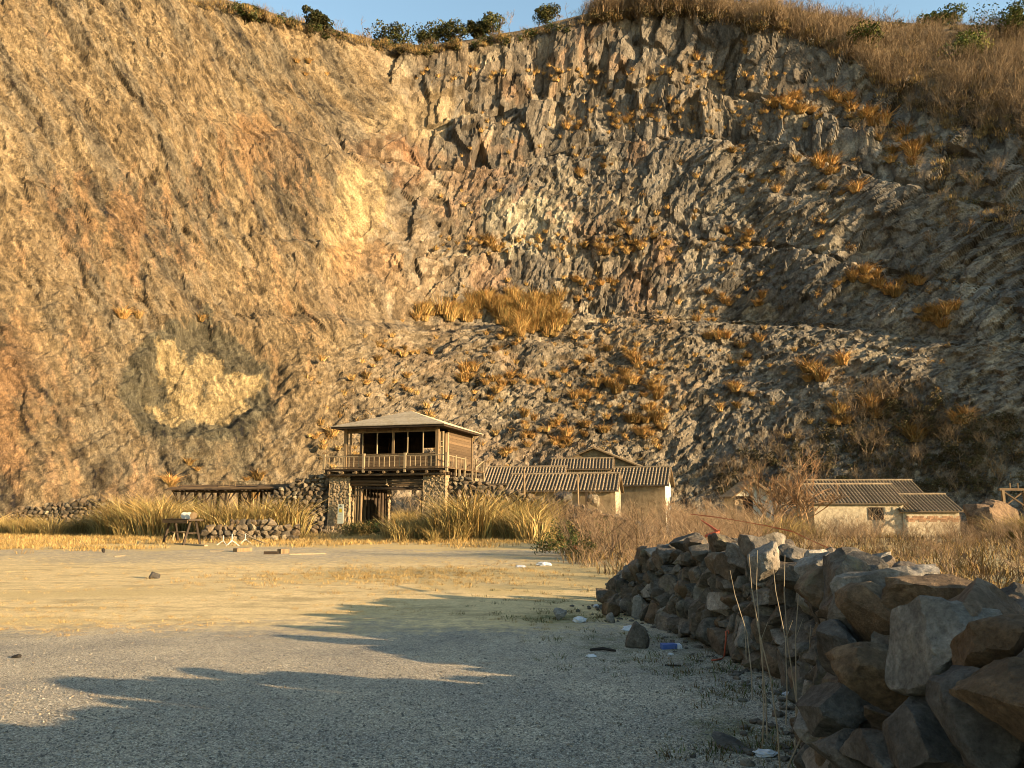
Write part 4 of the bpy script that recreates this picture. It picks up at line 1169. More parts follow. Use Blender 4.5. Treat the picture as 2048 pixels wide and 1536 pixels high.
def twigs(seed, stems, h, spread, levels, wid, pal, sides=2, kids=3, droop=0.0, split=.55, decay=.55):
    """a bare bush or tree: stems that fork again and again"""
    r = random.Random(seed)
    V_, F_, c_ = [], [], []
    def seg(a, b, w0, w1, c):
        d = (b - a)
        if d.length < 1e-5: return
        d.normalize()
        u = Vector((r.gauss(0, 1), r.gauss(0, 1), r.gauss(0, .3))); u = (u - d * u.dot(d))
        if u.length < 1e-4: return
        u.normalize(); v = d.cross(u)
        n = len(V_)
        if sides == 2:
            V_.extend([a - u * w0, a + u * w0, b + u * w1, b - u * w1]); F_.extend([(n, n + 1, n + 2), (n, n + 2, n + 3)])
            c_.extend([c] * 4)
        else:
            for p_, w in ((a, w0), (b, w1)):
                for k in range(3):
                    t = 2.0944 * k
                    V_.append(p_ + (u * math.cos(t) + v * math.sin(t)) * w)
            for k in range(3):
                i, j = n + k, n + (k + 1) % 3
                F_.extend([(i, j, j + 3), (i, j + 3, i + 3)])
            c_.extend([c] * 6)
    def grow(p, d, L, w, lev):
        c = pal[r.randrange(len(pal))] * r.uniform(.7, 1.2)
        q = p + d * L * .5 + Vector((r.gauss(0, .05), r.gauss(0, .05), r.gauss(0, .03))) * L
        d2 = (d + Vector((r.gauss(0, .18), r.gauss(0, .18), r.gauss(.04, .12) - droop))).normalized()
        e = q + d2 * L * .5
        seg(p, q, w, w * .8, c); seg(q, e, w * .8, w * .6, c)
        if lev <= 0: return
        for k in range(kids):
            s_ = r.uniform(.35, 1.0)
            o = p + (q - p) * (s_ / .5) if s_ < .5 else q + (e - q) * ((s_ - .5) / .5)
            dd = (d2 + Vector((r.gauss(0, split), r.gauss(0, split), r.gauss(.1, split * .5)))).normalized()
            grow(o, dd, L * r.uniform(.5, .8), w * decay, lev - 1)
    for _ in range(stems):
        a = r.uniform(0, 6.283)
        d = Vector((math.cos(a) * spread * r.uniform(.2, 1), math.sin(a) * spread * r.uniform(.2, 1), 1)).normalized()
        grow(Vector((math.cos(a) * .08 * h, math.sin(a) * .08 * h, 0)), d, h * r.uniform(.42, .6), wid, levels)
    return np.array([v[:] for v in V_]), np.array(F_), np.array(c_)

def leafball(n, rx, rz, seed, pal, leaf, clumps=14):
    """foliage: leaf-sized faces gathered in clumps through an uneven crown"""
    r = np.random.default_rng(seed)
    cc = r.normal(0, 1, (clumps, 3)); cc /= np.linalg.norm(cc, axis=1)[:, None]
    cc *= r.uniform(.35, .85, (clumps, 1)) * np.array([rx, rx, rz])
    cr = r.uniform(.2, .5, clumps) * rx
    k = r.integers(0, clumps, n)
    d = r.normal(0, 1, (n, 3)); d /= np.linalg.norm(d, axis=1)[:, None]
    P = cc[k] + d * (cr[k] * r.uniform(.45, 1.05, n) ** .5)[:, None] * np.array([1, 1, .8])
    u = r.normal(0, 1, (n, 3)); u /= np.linalg.norm(u, axis=1)[:, None]
    v = np.cross(u, d + .5 * r.normal(0, 1, (n, 3))); v /= np.maximum(np.linalg.norm(v, axis=1)[:, None], 1e-5)
    s_ = leaf * r.uniform(.6, 1.3, (n, 1))
    V_ = np.stack([P - u * s_, P + v * s_ * .5, P + u * s_, P - v * s_ * .5], 1).reshape(-1, 3)
    i = np.arange(n)[:, None] * 4
    F_ = np.concatenate([i + np.array([[0, 1, 2]]), i + np.array([[0, 2, 3]])])
    tint = r.uniform(.7, 1.2, clumps)[k]
    c_ = pal[r.integers(0, len(pal), n)] * (tint * r.uniform(.8, 1.2, n))[:, None]
    return V_, F_, np.repeat(c_, 4, 0)

def merge(parts_):
    V_, F_, c_, n = [], [], [], 0
    for v, f, c in parts_:
        V_.append(v); F_.append(f + n); c_.append(c); n += len(v)
    return np.concatenate(V_), np.concatenate(F_), np.concatenate(c_)
def amesh(name, arr, mat=None): return np_mesh(name, arr[0], arr[1], mat or m_veg, False, np.clip(arr[2], .005, .8))
def placed(arr, P, rz, s_):
    c, s = math.cos(rz), math.sin(rz)
    M = np.array([[c, -s, 0], [s, c, 0], [0, 0, 1]])
    s_ = np.array(s_ if hasattr(s_, '__len__') else (s_,) * 3)
    return (arr[0] * s_) @ M.T + np.array(P), arr[1], arr[2] * rng.uniform(.72, 1.2)

# ---------------------------------------------------------------- plants on the cliff
TUFT = [amesh('tuft', blades(230, .38, 1.8, 1000 + i, ORANGE if i < 4 else np.vstack([ORANGE, STRAW]), .075, 1.5), m_veg) for i in range(6)]
REEDM = [amesh('reeds', blades(280, .55 + .08 * i, 1.9 + .28 * i, 1100 + i, np.vstack([ORANGE, ORANGE, REED]), .055, 1.3), m_veg) for i in range(5)]
def cliff_tuft(px, py, s_, label, group, meshes=TUFT, name='grass_tuft'):
    P = on_cliff(px, py)
    if P is None: return
    o = link(name, rng.choice(meshes), None, (P[0], P[1], P[2] - .15), (0, 0, rng.uniform(0, 6)), (s_ * rng.uniform(.9, 1.2), s_ * rng.uniform(.9, 1.2), s_ * rng.uniform(.8, 1.15)))
    tag(o, label, 'grass tuft', group)
# the thick reed bed on the ledge
cnt = 0
while cnt < 120:
    px, py = rng.uniform(835, 1125), rng.uniform(580, 668)
    top = np.interp(px, [835, 880, 950, 1000, 1060, 1125], [610, 612, 592, 580, 582, 585])
    bot = np.interp(px, [835, 880, 950, 1000, 1040, 1125], [645, 632, 632, 622, 668, 655])
    top += 10 * math.sin(px * .11); bot += 8 * math.sin(px * .07)
    if not (top < py < bot): continue
    cliff_tuft(px, py + 8, rng.choice([.6, .8, 1.0, 1.3]), 'golden reed clump in the ' + (pt_ := 'left end' if px < 910 else 'middle' if px < 1030 else 'right end') + ' of the reed bed on the cliff ledge', 'ledge reeds, ' + pt_, REEDM, 'reed_clump'); cnt += 1
zones = [(620, 900, 600, 850, 22, .42), (900, 1180, 680, 860, 34, .55), (1150, 1330, 690, 900, 38, .62), (1130, 1300, 560, 690, 14, .5), (1300, 1700, 560, 860, 30, .55), (1000, 1300, 860, 930, 12, .55),
         (940, 1300, 455, 500, 14, .6), (1290, 1500, 430, 500, 8, .6), (1130, 1340, 230, 260, 8, .55), (1530, 1760, 195, 235, 20, .85), (1740, 1830, 205, 330, 16, .95), (1150, 1700, 290, 420, 14, .5), (1600, 1680, 320, 390, 10, .8),
         (1650, 1960, 545, 680, 22, .75), (1560, 1960, 680, 880, 16, .8), (560, 700, 100, 160, 4, .5), (200, 420, 610, 660, 4, .45), (330, 560, 940, 990, 8, .45), (1380, 1640, 60, 120, 6, .5), (640, 830, 860, 930, 8, .45)]
names = ['orange dry grass tuft growing on the broken quarry face', 'dry_tufts_on_cliff']
where = ['left of and above the gatehouse roof', 'on the scree right above the gatehouse', 'on the scree above the long low house', 'at the right end of the ledge reed bed', 'on the lower slope above the small gabled shed', 'just above the tall gabled roof', 'on the ledge below the pale central slab', 'on the ledge right of the pale central slab', 'on the second bench from the top', 'on the grassy upper ledge left of the brushwood', 'in the column of tufts below the brushwood', 'on the dark middle of the face', 'in the rusty cluster on the dark face', 'on the half-shaded ledge at the right', 'in the shaded lower right slope', 'near the skyline at the left', 'above the dark recess of the left face', 'at the foot of the left cliff behind the shed', 'just under the rocky rim', 'on the slope directly behind the gatehouse roof']
for (x0, x1, y0, y1, n_, s_), wh in zip(zones, where):
    k = 0
    while k < n_:
        if k % 3 == 0: cx_, cy_ = rng.uniform(x0, x1), rng.uniform(y0, y1)
        cliff_tuft(cx_ + rng.gauss(0, 14), cy_ + rng.gauss(0, 9), s_ * 1.55 * rng.uniform(.5, 1.3), 'orange dry grass tuft ' + wh, 'dry tufts ' + wh); k += 1

# brushwood on the hill top and in the shaded corner: one tangled mass
BRUSH = [twigs(2000 + i, 6, 3.4, .5, 3, .042, np.array([(.27, .195, .12), (.36, .265, .165), (.19, .14, .09), (.30, .205, .115)]), 2, 3) for i in range(6)]
FUZZ = [blades(90, 1.3, 1.5, 2100 + i, np.vstack([STRAW, np.array([(.20, .135, .07), (.15, .10, .055)])]), .07, 1.0) for i in range(4)]
SCRUB = [leafball(210, 1.3, 1.0, 2200 + i, np.array([(.15, .115, .06), (.11, .095, .05), (.10, .10, .045), (.18, .13, .065)]), .14, 9) for i in range(4)]
def scatter_cliff(name, label, n_, test, kit, smin, smax, zoff=-.15):
    out, k, tries = [], 0, 0
    while k < n_ and tries < n_ * 30:
        tries += 1
        px, py = test()
        if px is None: continue
        P = on_cliff(px, py)
        if P is None: continue
        P = P + np.array([rng.gauss(0, .8), rng.gauss(0, .8), zoff])
        out.append(placed(rng.choice(kit), P, rng.uniform(0, 6), rng.uniform(smin, smax))); k += 1
    o = link(name, amesh(name, merge(out)))
    tag(o, label, 'brush', kind='stuff')
rim_py = lambda px: np.interp(px, RIM[:, 0], RIM[:, 1])
sky_py = lambda px: np.interp(px, SKY[:, 0], SKY[:, 1])
def hill_pt():
    px = rng.uniform(1180, 2120)
    a, b_ = sky_py(px) + (12 if px > 1590 else 2), rim_py(px) + 4
    if px > 1720: b_ = b_ + 45 * min(1, (px - 1720) / 100)
    return px, a + (b_ - a) * rng.random()
scatter_cliff('hilltop_brush', 'tangled bare brushwood covering the hill above the cliff', 1050, hill_pt, BRUSH, .8, 1.6)
scatter_cliff('hilltop_grass', 'dry grass and low scrub between the hilltop brushwood', 620, hill_pt, FUZZ + SCRUB[:2], .6, 1.1)
def skyl():
    px = rng.choice([rng.uniform(380, 860), rng.uniform(820, 1250), rng.uniform(1150, 2060)])
    return px, sky_py(px) + rng.uniform(3, 10)
scatter_cliff('skyline_grass', 'fringe of dry grass and twigs along the skyline of the cliff', 460, skyl, FUZZ + [BRUSH[0], BRUSH[3], SCRUB[1]], .35, .8, -.3)
def rimscrub():
    px = rng.choice([rng.uniform(840, 1120), rng.uniform(420, 700), rng.uniform(740, 860), rng.uniform(1700, 2050)])
    return px, sky_py(px) + rng.uniform(3, 9)
OLIVE = [leafball(260, 1.3, .8, 2270 + i, np.vstack([GREEN * .9, np.array([(.10, .085, .04), (.15, .11, .05)])]), .15, 11) for i in range(3)]
scatter_cliff('skyline_scrub', 'dark olive scrub forming an uneven fringe along the skyline', 110, rimscrub, OLIVE, .5, 1.15, .1)
def shade_pt():
    px, py = rng.uniform(1440, 2080), rng.uniform(760, 985)
    if py < np.interp(px, [1440, 1600, 1700, 1760, 2080], [900, 880, 800, 770, 840]): return None, None
    return px, py
scatter_cliff('corner_brush', 'dense brown brushwood in the shaded corner of the quarry', 470, shade_pt, BRUSH[:3] + SCRUB + SCRUB, .5, .95)
def slope_pt():
    px, py = rng.uniform(1700, 2080), rng.uniform(230, 560)
    if py > np.interp(px, [1700, 1800, 1900, 2080], [250, 330, 440, 470]): return None, None
    return px, py
scatter_cliff('slope_brush', 'brown brushwood spreading down the upper right slope', 230, slope_pt, BRUSH[:3] + SCRUB + FUZZ, .4, .8)
TINY = [blades(80, .28, 1.1, 2250 + i, np.vstack([ORANGE, STRAW]),   .065, 1.5) for i in range(4)]
def speck():
    px, py = rng.choice([(rng.uniform(620, 1340), rng.uniform(660, 940)), (rng.uniform(900, 1700), rng.uniform(560, 880)), (rng.uniform(870, 1700), rng.uniform(140, 560)), (rng.uniform(1130, 1720), rng.uniform(205, 270)), (rng.uniform(880, 1520), rng.uniform(470, 505)), (rng.uniform(840, 1560), rng.uniform(140, 165))])
    return px, py
scatter_cliff('small_dry_tufts', 'small rusty grass tufts dotting the ledges and scree of the cliff', 720, speck, TINY, .5, 1.25, -.1)
RUSTY = [leafball(130, .9, .7, 2280 + i, np.vstack([ORANGE * .85, np.array([(.20, .13, .06), (.15, .10, .05), (.17, .145, .06)])]), .10, 9) for i in range(5)]
def rusty():
    return rng.choice([(rng.uniform(640, 1340), rng.uniform(690, 930)), (rng.uniform(1100, 1700), rng.uniform(560, 900)), (rng.uniform(1130, 1330), rng.uniform(680, 900)), (rng.uniform(1250, 1750), rng.uniform(200, 560)), (rng.uniform(1650, 1950), rng.uniform(540, 900))])
scatter_cliff('rusty_shrubs', 'small soft rusty shrubs sprinkled over the centre and right of the quarry face', 330, rusty, RUSTY, .35, .95, .05)
# bushes standing out on the dark slope
BUSH = [amesh('bush', merge([twigs(2300 + i, 6, 2.6, .8, 2, .045, np.array([(.18, .12, .065), (.25, .16, .08)]), 2, 4), leafball(120, 1.5, .9, 2310 + i, np.array([(.20, .12, .05), (.15, .105, .05), (.26, .16, .07)]), .13, 8)])) for i in range(4)]
for px, py, s_ in ((1425 + 460, 285, .9), (1900, 430, 1.1), (1930, 450, 1.0), (1860, 470, .8), (2025, 415, 1.1), (1960, 425, .7), (1800, 560, .8), (1860, 565, .7), (1885, 640, .7), (1980, 690, .6), (1880, 850, 1.1), (1790, 800, 1.2),
                   (1740, 830, 1.2), (1830, 820, 1.1), (1990, 930, 1.0), (1900, 875, 1.0), (1760, 880, 1.1), (1690, 870, 1.0), (1960, 880, .9), (2030, 890, .9), (1600, 715, .7), (1700, 770, .8), (1670, 750, .7)):
    P = on_cliff(px, py + 12)
    if P is None: continue
    o = link('bush', rng.choice(BUSH), None, (P[0], P[1], P[2] - .2), (0, 0, rng.uniform(0, 6)), s_ * rng.uniform(.85, 1.1))
    tag(o, 'rounded brown bush standing out from the shaded right-hand slope', 'bush', 'bushes on the shaded slope')

# trees on the skyline
def leafy_tree(P, h, w, seed, pal, label, name='evergreen_tree', group=None, leaf=.24, n_=2400):
    t = empty(name, tuple(P), rng.uniform(0, 6))
    tag(t, label, 'tree', group)
    link('trunk', amesh('trunk', twigs(seed, 1, h * .9, .15, 2, .05 * h * .5, np.array([(.06, .045, .03)]), 3, 4)), t)
    arr = leafball(n_, w / 2, h * .42, seed + 1, pal, leaf, 22)
    arr = (arr[0] + np.array([0, 0, h * .5]), arr[1], arr[2])
    link('crown', amesh('crown', arr), t)
EVER = np.array([(.045, .055, .022), (.065, .07, .028), (.032, .042, .018), (.085, .075, .03)])
for px, py, wpx, hpx, lab in ((495, 42, 30, 36, 'small upright dark tree at the upper left end of the skyline'), (628, 58, 46, 34, 'dark spreading tree leaning over the rim right of the small upright one'),
                              (780, 92, 62, 36, 'low broad dark tree in the dip of the skyline'), (865, 72, 44, 26, 'low dark tree at the left end of the skyline group'), (905, 70, 52, 40, 'widest dark tree of the skyline group'),
                              (945, 62, 34, 34, 'narrow dark tree right of the widest one in the skyline group'), (985, 62, 42, 38, 'dark tree at the right end of the skyline group'), (1090, 45, 40, 30, 'round brownish tree where the rim starts rising'),
                              (1905, 44, 46, 26, 'small green tree among brushwood near the upper right skyline'), (2012, 78, 88, 60, 'big round green tree at the upper right edge'), (1712, 104, 74, 34, 'low green bush on the rim above the dark rocks'),
                              (1885, 20, 36, 16, 'dark treetop on the far right skyline'), (2042, 42, 30, 26, 'dark tree behind the big round green one'), (1940, 115, 60, 40, 'pale green shrub below the small green tree')):
    P = on_cliff(min(px, 2060), py)
    if P is None: continue
    dist = project(P)[2]
    g_ = px > 1700
    pal = EVER * (np.array([1.5, 1.6, 1.0]) if g_ else np.array([1.0, .95, .85]))
    leafy_tree(P - np.array([0, 0, .4]), hpx / FPX * dist * 1.5, wpx / FPX * dist * 1.5, int(px), pal, lab)
BARE = [amesh('bare_tree', twigs(2400 + i, 1, 5.2, .35, 4, .08, np.array([(.14, .10, .065), (.20, .145, .09)]), 2, 3, split=.5, decay=.66)) for i in range(4)]
for px, py in ((1022, 62), (1005, 60), (1130, 48), (1165, 40), (1192, 34), (1240, 20), (1290, 22), (1340, 26), (1385, 30), (1430, 30), (1480, 40), (1530, 50), (1570, 56), (1620, 60), (1660, 70), (1700, 60), (1760, 70), (1795, 95), (1850, 110), (1830, 60), (1870, 90), (1950, 60), (720, 80), (440, 14), (400, 8)):
    P = on_cliff(px, py + 4)
    if P is None: continue
    o = link('bare_tree', rng.choice(BARE), None, (P[0], P[1], P[2] - .2), (0, 0, rng.uniform(0, 6)), rng.uniform(.55, .95))
    tag(o, 'leafless grey tree rising from the brushwood along the cliff top', 'tree', 'bare trees along the cliff top')

# ---------------------------------------------------------------- plants on the quarry floor
def clear_of_wall(x, y):
    return x > np.interp(y, [-5, 3, 8, 12, 13.5, 16, 20, 26, 35, 52], [4.2, 4.2, 4.4, 3.9, 3.0, 2.4, 2.1, 1.6, 2.4, 6])
CLUMP = [amesh('reed_clump', blades(300, .5 + .06 * i, 2.25, 3000 + i, np.vstack([REED, STRAW * .7]) if i % 2 else np.vstack([REED, STRAW]), .036, 1.15)) for i in range(6)]
clumps = []
def reed(px, py, Y_, s_, lab, grp):
    if s_ > 1.05: lab, grp = 'tallest ' + lab.replace('tall ', ''), grp + ', tallest'
    elif s_ < .65: lab, grp = 'short ' + lab.replace('short ', '').replace('tall ', ''), grp + ', short'
    x = (px - 1024) / FPX * Y_ * 1.0
    o = link('reed_clump', rng.choice(CLUMP), None, (x, Y_, gz(x, Y_) - .05), (0, 0, rng.uniform(0, 6)), (s_ * rng.uniform(.9, 1.2), s_ * rng.uniform(.9, 1.2), s_ * rng.uniform(.85, 1.15)))
    tag(o, lab, 'reeds', grp)
for _ in range(46): reed(rng.uniform(890, 1072), 0, rng.uniform(36, 44), rng.choice([.7, .9, 1.1, 1.35]), 'tall yellow reed clump in the bed before the right rubble wall', 'reeds right of the gate')
for _ in range(14): reed(rng.uniform(785, 885), 0, rng.uniform(35.5, 41), rng.choice([.4, .55, .7, .9]), 'yellow reed clump in front of the gate opening', 'reeds before the gate opening')
for _ in range(5): reed(rng.uniform(690, 740), 0, rng.uniform(43.5, 45), rng.uniform(.35, .6), 'short greenish reed clump at the foot of the left gate pier', 'reeds by the left pier')
for _ in range(26): reed(rng.uniform(425, 590), 0, rng.uniform(39.8, 43.5), rng.choice([.6, .85, 1.1, 1.2]), 'yellow reed clump on the dark terrace beside the pole shed', 'reeds on the terrace')
for _ in range(24): reed(rng.uniform(230, 375), 0, rng.uniform(42, 47), rng.choice([.6, .8, 1.1, 1.3]), 'yellow reed clump at the left end of the pole shed', 'reeds left of the shed')
for _ in range(24): reed(rng.uniform(-20, 260), 0, rng.uniform(44, 48), rng.uniform(.5, .85), 'straw coloured reed clump below the left cliff', 'reeds below the left cliff')
for _ in range(12): reed(rng.uniform(1500, 1620), 0, rng.uniform(46, 52), rng.uniform(.8, 1.2), 'pale reed clump beside the bare trees left of the cream house', 'reeds by the cream house')
for _ in range(8): reed(rng.uniform(1960, 2060), 0, rng.uniform(34, 44), rng.uniform(.6, .9), 'straw reed clump before the huge boulder', 'reeds by the boulder')
for _ in range(14): reed(rng.uniform(770, 850), 0, rng.uniform(56, 66), rng.uniform(.6, 1.0), 'reed clump seen through the gate opening', 'reeds behind the gate')

TW = np.array([(.22, .15, .09), (.31, .22, .13), (.17, .115, .075), (.26, .165, .095)])
SHRUB = [amesh('bare_shrub', twigs(3200 + i, 8, 1.75, .85, 3, .013, TW, 3, 3, split=.6)) for i in range(5)]
def shrub_at(x, y, s_, lab, grp):
    o = link('bare_shrub', rng.choice(SHRUB), None, (x, y, gz(x, y) - .03), (0, 0, rng.uniform(0, 6)), (s_, s_, s_ * rng.uniform(.8, 1.1)))
    tag(o, lab, 'shrub', grp)
k = 0
while k < 62:
    x, y = rng.uniform(1.6, 11), rng.uniform(15, 40)
    px = project(np.array([x, y, .5]))[0]
    if not clear_of_wall(x, y) or not 1150 < px < 1520: continue
    shrub_at(x, y, rng.choice([.55, .7, .85, 1.0, 1.2]), ('front' if y < 26 else 'rear') + ' leafless twiggy shrub of the thicket beyond the far end of the dry-stone wall', 'thicket beyond the wall, ' + ('front' if y < 26 else 'rear')); k += 1
k = 0
while k < 70:
    x, y = rng.uniform(5, 33), rng.uniform(15, 48)
    px = project(np.array([x, y, .5]))[0]
    if not clear_of_wall(x, y) or not 1480 < px < 2100: continue
    shrub_at(x, y, rng.uniform(.32, .6) if y < 28 else rng.uniform(.55, .95), 'low leafless shrub in the dry scrub ' + ('close behind the dry-stone wall' if y < 28 else 'close before the cream house'), 'scrub ' + ('behind the wall' if y < 28 else 'before the house')); k += 1
GB = [leafball(260, .55, .4, 3300 + i, np.vstack([GREEN, STRAW[:1] * .6]), .05, 9) for i in range(3)]
for i, (px, py, Y_, s_, lab) in enumerate(((1130, 1085, 31, 1.5, 'low green bush at the right edge of the yellow reeds'), (1190, 1072, 32, 1.6, 'green bush among bare shrubs beyond the end of the wall'), (1105, 1112, 26, 1.2, 'dark green bush at the yard edge near the red rag'), (1160, 1125, 24, 1.0, 'small green bush in front of the twiggy thicket'),
                                      (1480, 985, 60, 2.4, 'yellow-green bush behind the small gabled shed'), (700, 1050, 43, 1.2, 'dark leafy bush at the foot of the left gate pier'), (745, 1055, 42.5, 1.4, 'dark leafy bush inside the gate opening'))):
    p = at(px, py, Y_)
    arr = leafball(1100, .62, .36, 3400 + i, np.vstack([GREEN * .9, STRAW[:2] * .5, STRAW[:1] * .35]), .035, 14)
    o = link('green_bush', amesh('green_bush', arr), None, (p[0], Y_, gz(p[0], Y_) + .35 * s_), None, s_)
    tag(o, lab, 'bush')
# bare trees left of the cream house
for i, (px, Y_, s_, lab) in enumerate(((1548, 55, 1.2, 'pale leafless tree with upright stems beside the small gabled shed'), (1592, 54, 1.15, 'pale leafless tree forking just left of the cream house'), (1342, 57, .75, 'thin bare sapling beside the whitewashed end wall'), (1395, 50, .5, 'spindly bare sapling between the two groups of houses'))):
    x = (px - 1024) / FPX * Y_
    arr = twigs(3500 + i, 3, 4.8, .5, 4, .075, np.array([(.32, .22, .13), (.27, .17, .09), (.29, .155, .075)]), 3, 4, split=.5, decay=.6)
    t = empty('bare_tree', (x, Y_, gz(x, Y_)), 0, s_)
    tag(t, lab, 'tree')
    link('branches', amesh('branches', arr), t)
# dry grass and herbs on the floor: masses
def floor_mass(name, label, n_, pick, kit, smin, smax, kind='stuff', cat='grass'):
    out = []
    while len(out) < n_:
        x, y = pick()
        if x is None: continue
        out.append(placed(rng.choice(kit), (x, y, gz(x, y) - .01), rng.uniform(0, 6), rng.uniform(smin, smax)))
    o = link(name, amesh(name, merge(out)))
    tag(o, label, cat, kind=kind)
SHORT = [blades(22, .3, .32, 3600 + i, np.vstack([STRAW * 1.15, STRAW * .8]), .015, 1.2) for i in range(4)]
DEAD = [blades(26, .5, .55, 3620 + i, np.vstack([STRAW, TW]), .022, 1.3) for i in range(4)]
HERB = [blades(20, .16, .13, 3640 + i, np.vstack([GREEN * 1.7, STRAW * .6]), .010, 1.4) for i in range(3)]
def strip():
    x, y = rng.uniform(-32, 3), rng.uniform(27, 46)
    edge = np.interp(x, [-32, -20, -14, -9, -4, 3], [28.5, 29.5, 31.5, 34, 33, 33]) + 1.3 * math.sin(x * .9) + rng.gauss(0, .9)
    if -18 < x < -12 and 32 < y < 34.5: return None, None
    return (x, y) if y > edge else (None, None)
floor_mass('dry_grass_strip', 'strip of short yellow grass before the gatehouse and shed', 3000, strip, SHORT, .5, 1.2)
def patch():
    x, y = rng.gauss(on_ground(800, 1150)[0], 2.2), rng.gauss(on_ground(800, 1150)[1], 1.6)
    return x, y
floor_mass('dry_grass_patch', 'patch of short yellow grass in the middle of the yard', 800, patch, SHORT, .16, .45)
def sparse():
    P = on_ground(rng.uniform(-30, 1100), rng.uniform(1115, 1275))
    c = fbm(np.array([P[0] / 2.2]), np.array([P[1] / 1.6]), 3700, 2)[0]
    return (P[0], P[1]) if c > .12 else (None, None)
floor_mass('sparse_grass', 'thin withered grass scattered over the yard', 1500, sparse, SHORT, .06, .22)
def scrubby():
    x, y = rng.uniform(1, 36), 12 + 36 * rng.random() ** 1.4
    return (x, y) if clear_of_wall(x, y) else (None, None)
floor_mass('dry_scrub_grass', 'matted dry grass covering the ground behind the dry-stone wall', 2200, scrubby, DEAD, .5, 1.25)
def near_scrub():
    x, y = rng.uniform(3.6, 14), rng.uniform(4, 15)
    return (x, y) if clear_of_wall(x, y) else (None, None)
floor_mass('near_scrub_grass', 'matted dry grass right behind the crest of the dry-stone wall', 500, near_scrub, DEAD, .3, .6)
def herb():
    px, py, rx, ry = rng.choice([(1130, 1235, .75, .55), (1300, 1290, .9, .6), (1475, 1490, .35, .35), (1390, 1335, .8, .4), (1120, 1195, 1.2, 1.0), (1500, 1390, .35, .3)])
    P = on_ground(px, py)
    x, y = P[0] + rng.gauss(0, rx * .8), P[1] + rng.gauss(0, ry * .8)
    return x, y
floor_mass('green_herbs', 'low green weeds along the foot of the dry-stone wall', 300, herb, HERB, .3, .8)
def backyard():
    x, y = rng.uniform(-30, 30), rng.uniform(52, 82)
    return x, y
floor_mass('back_scrub', 'dry scrub at the foot of the cliff behind the buildings', 360, backyard, [FUZZ[0], FUZZ[1], BRUSH[1]], .4, .9)
# ---------------------------------------------------------------- things lying about the yard
m_plastic_w = varied('white_plastic', (.42, .43, .45), (.58, .59, .61), 9, .45, .3, .004)
m_plastic_b = varied('blue_print', (.05, .10, .30), (.12, .18, .42), 12, .4, 0)
m_tape = varied('red_tape', (.30, .06, .03), (.44, .10, .05), 8, .5, 0)
m_redrod = varied('rusty_red_rod', (.30, .06, .03), (.42, .10, .05), 8, .5, 0)
m_stalk = varied('dead_stalk', (.20, .155, .10), (.33, .27, .19), 12, .85, 0)
m_char = varied('charred_wood', (.012, .010, .009), (.03, .025, .02), 8, .9, .3, .004)

# trestle table
tb = empty('trestle_table', tuple(on_ground(362, 1088)[:2]) + (0,), R(-42))
tag(tb, 'grey wooden trestle table standing in the dry grass left of the gatehouse', 'table')
part('table_top', m_darkwood, tb, lambda m: m.box(-1.25, 1.25, -.33, .33, 1.02, 1.10, .006))
part('edge_board', m_wood, tb, lambda m: m.box(-1.22, 1.22, -.36, -.331, .92, 1.07))
for x in (-1.0, 1.0):
    for s_ in (-1, 1): part('leg', m_darkwood, tb, lambda m: m.bar((x + rng.uniform(-.05, .05), s_ * .36, 0), (x, s_ * .12, 1.02), .085))
    part('cross_bar', m_darkwood, tb, lambda m: m.bar((x, -.26, .5), (x, .26, .5), .05))
part('stretcher', m_log, tb, lambda m: m.bar((-1.0, 0, .52), (1.0, 0, .48), .05))
for i, (px, py, lab, mt) in enumerate(((379, 1031, 'white round disc at the left on the trestle table', m_chalk), (393, 1031, 'white round disc in the middle on the trestle table', m_chalk), (408, 1030, 'brown round log slice at the right end of the trestle table', m_log))):
    dx = .15 + i * .43
    c_, s_ = math.cos(R(-42)), math.sin(R(-42))
    o = part('round_disc', mt, None, lambda m: m.tube([(0, -.04, 0), (0, .04, 0)], .15, 18))
    o.location = (tb.location[0] + c_ * dx, tb.location[1] + s_ * dx, 1.245); o.rotation_euler = (R(-6), 0, R(10))
    tag(o, lab, 'disc')
# small white tripods
for px, py, s_, lab in ((446, 1090, .85, 'leftmost of three small white tripods before the dark terrace'), (463, 1092, 1.05, 'middle and largest of three small white tripods'), (490, 1087, .9, 'rightmost of three small white tripods, next to leaning laths')):
    P = on_ground(px, py)
    t = empty('white_tripod', (P[0], P[1], 0), rng.uniform(0, 2), s_)
    tag(t, lab, 'tripod')
    part('upright', m_chalk, t, lambda m: m.tube([(0, 0, .14), (0, 0, .48)], .022, 6))
    for k in range(3):
        a = k * 2.094
        part('leg', m_chalk, t, lambda m: m.tube([(0, 0, .22), (math.cos(a) * .30, math.sin(a) * .30, 0)], [.022, .025], 6))
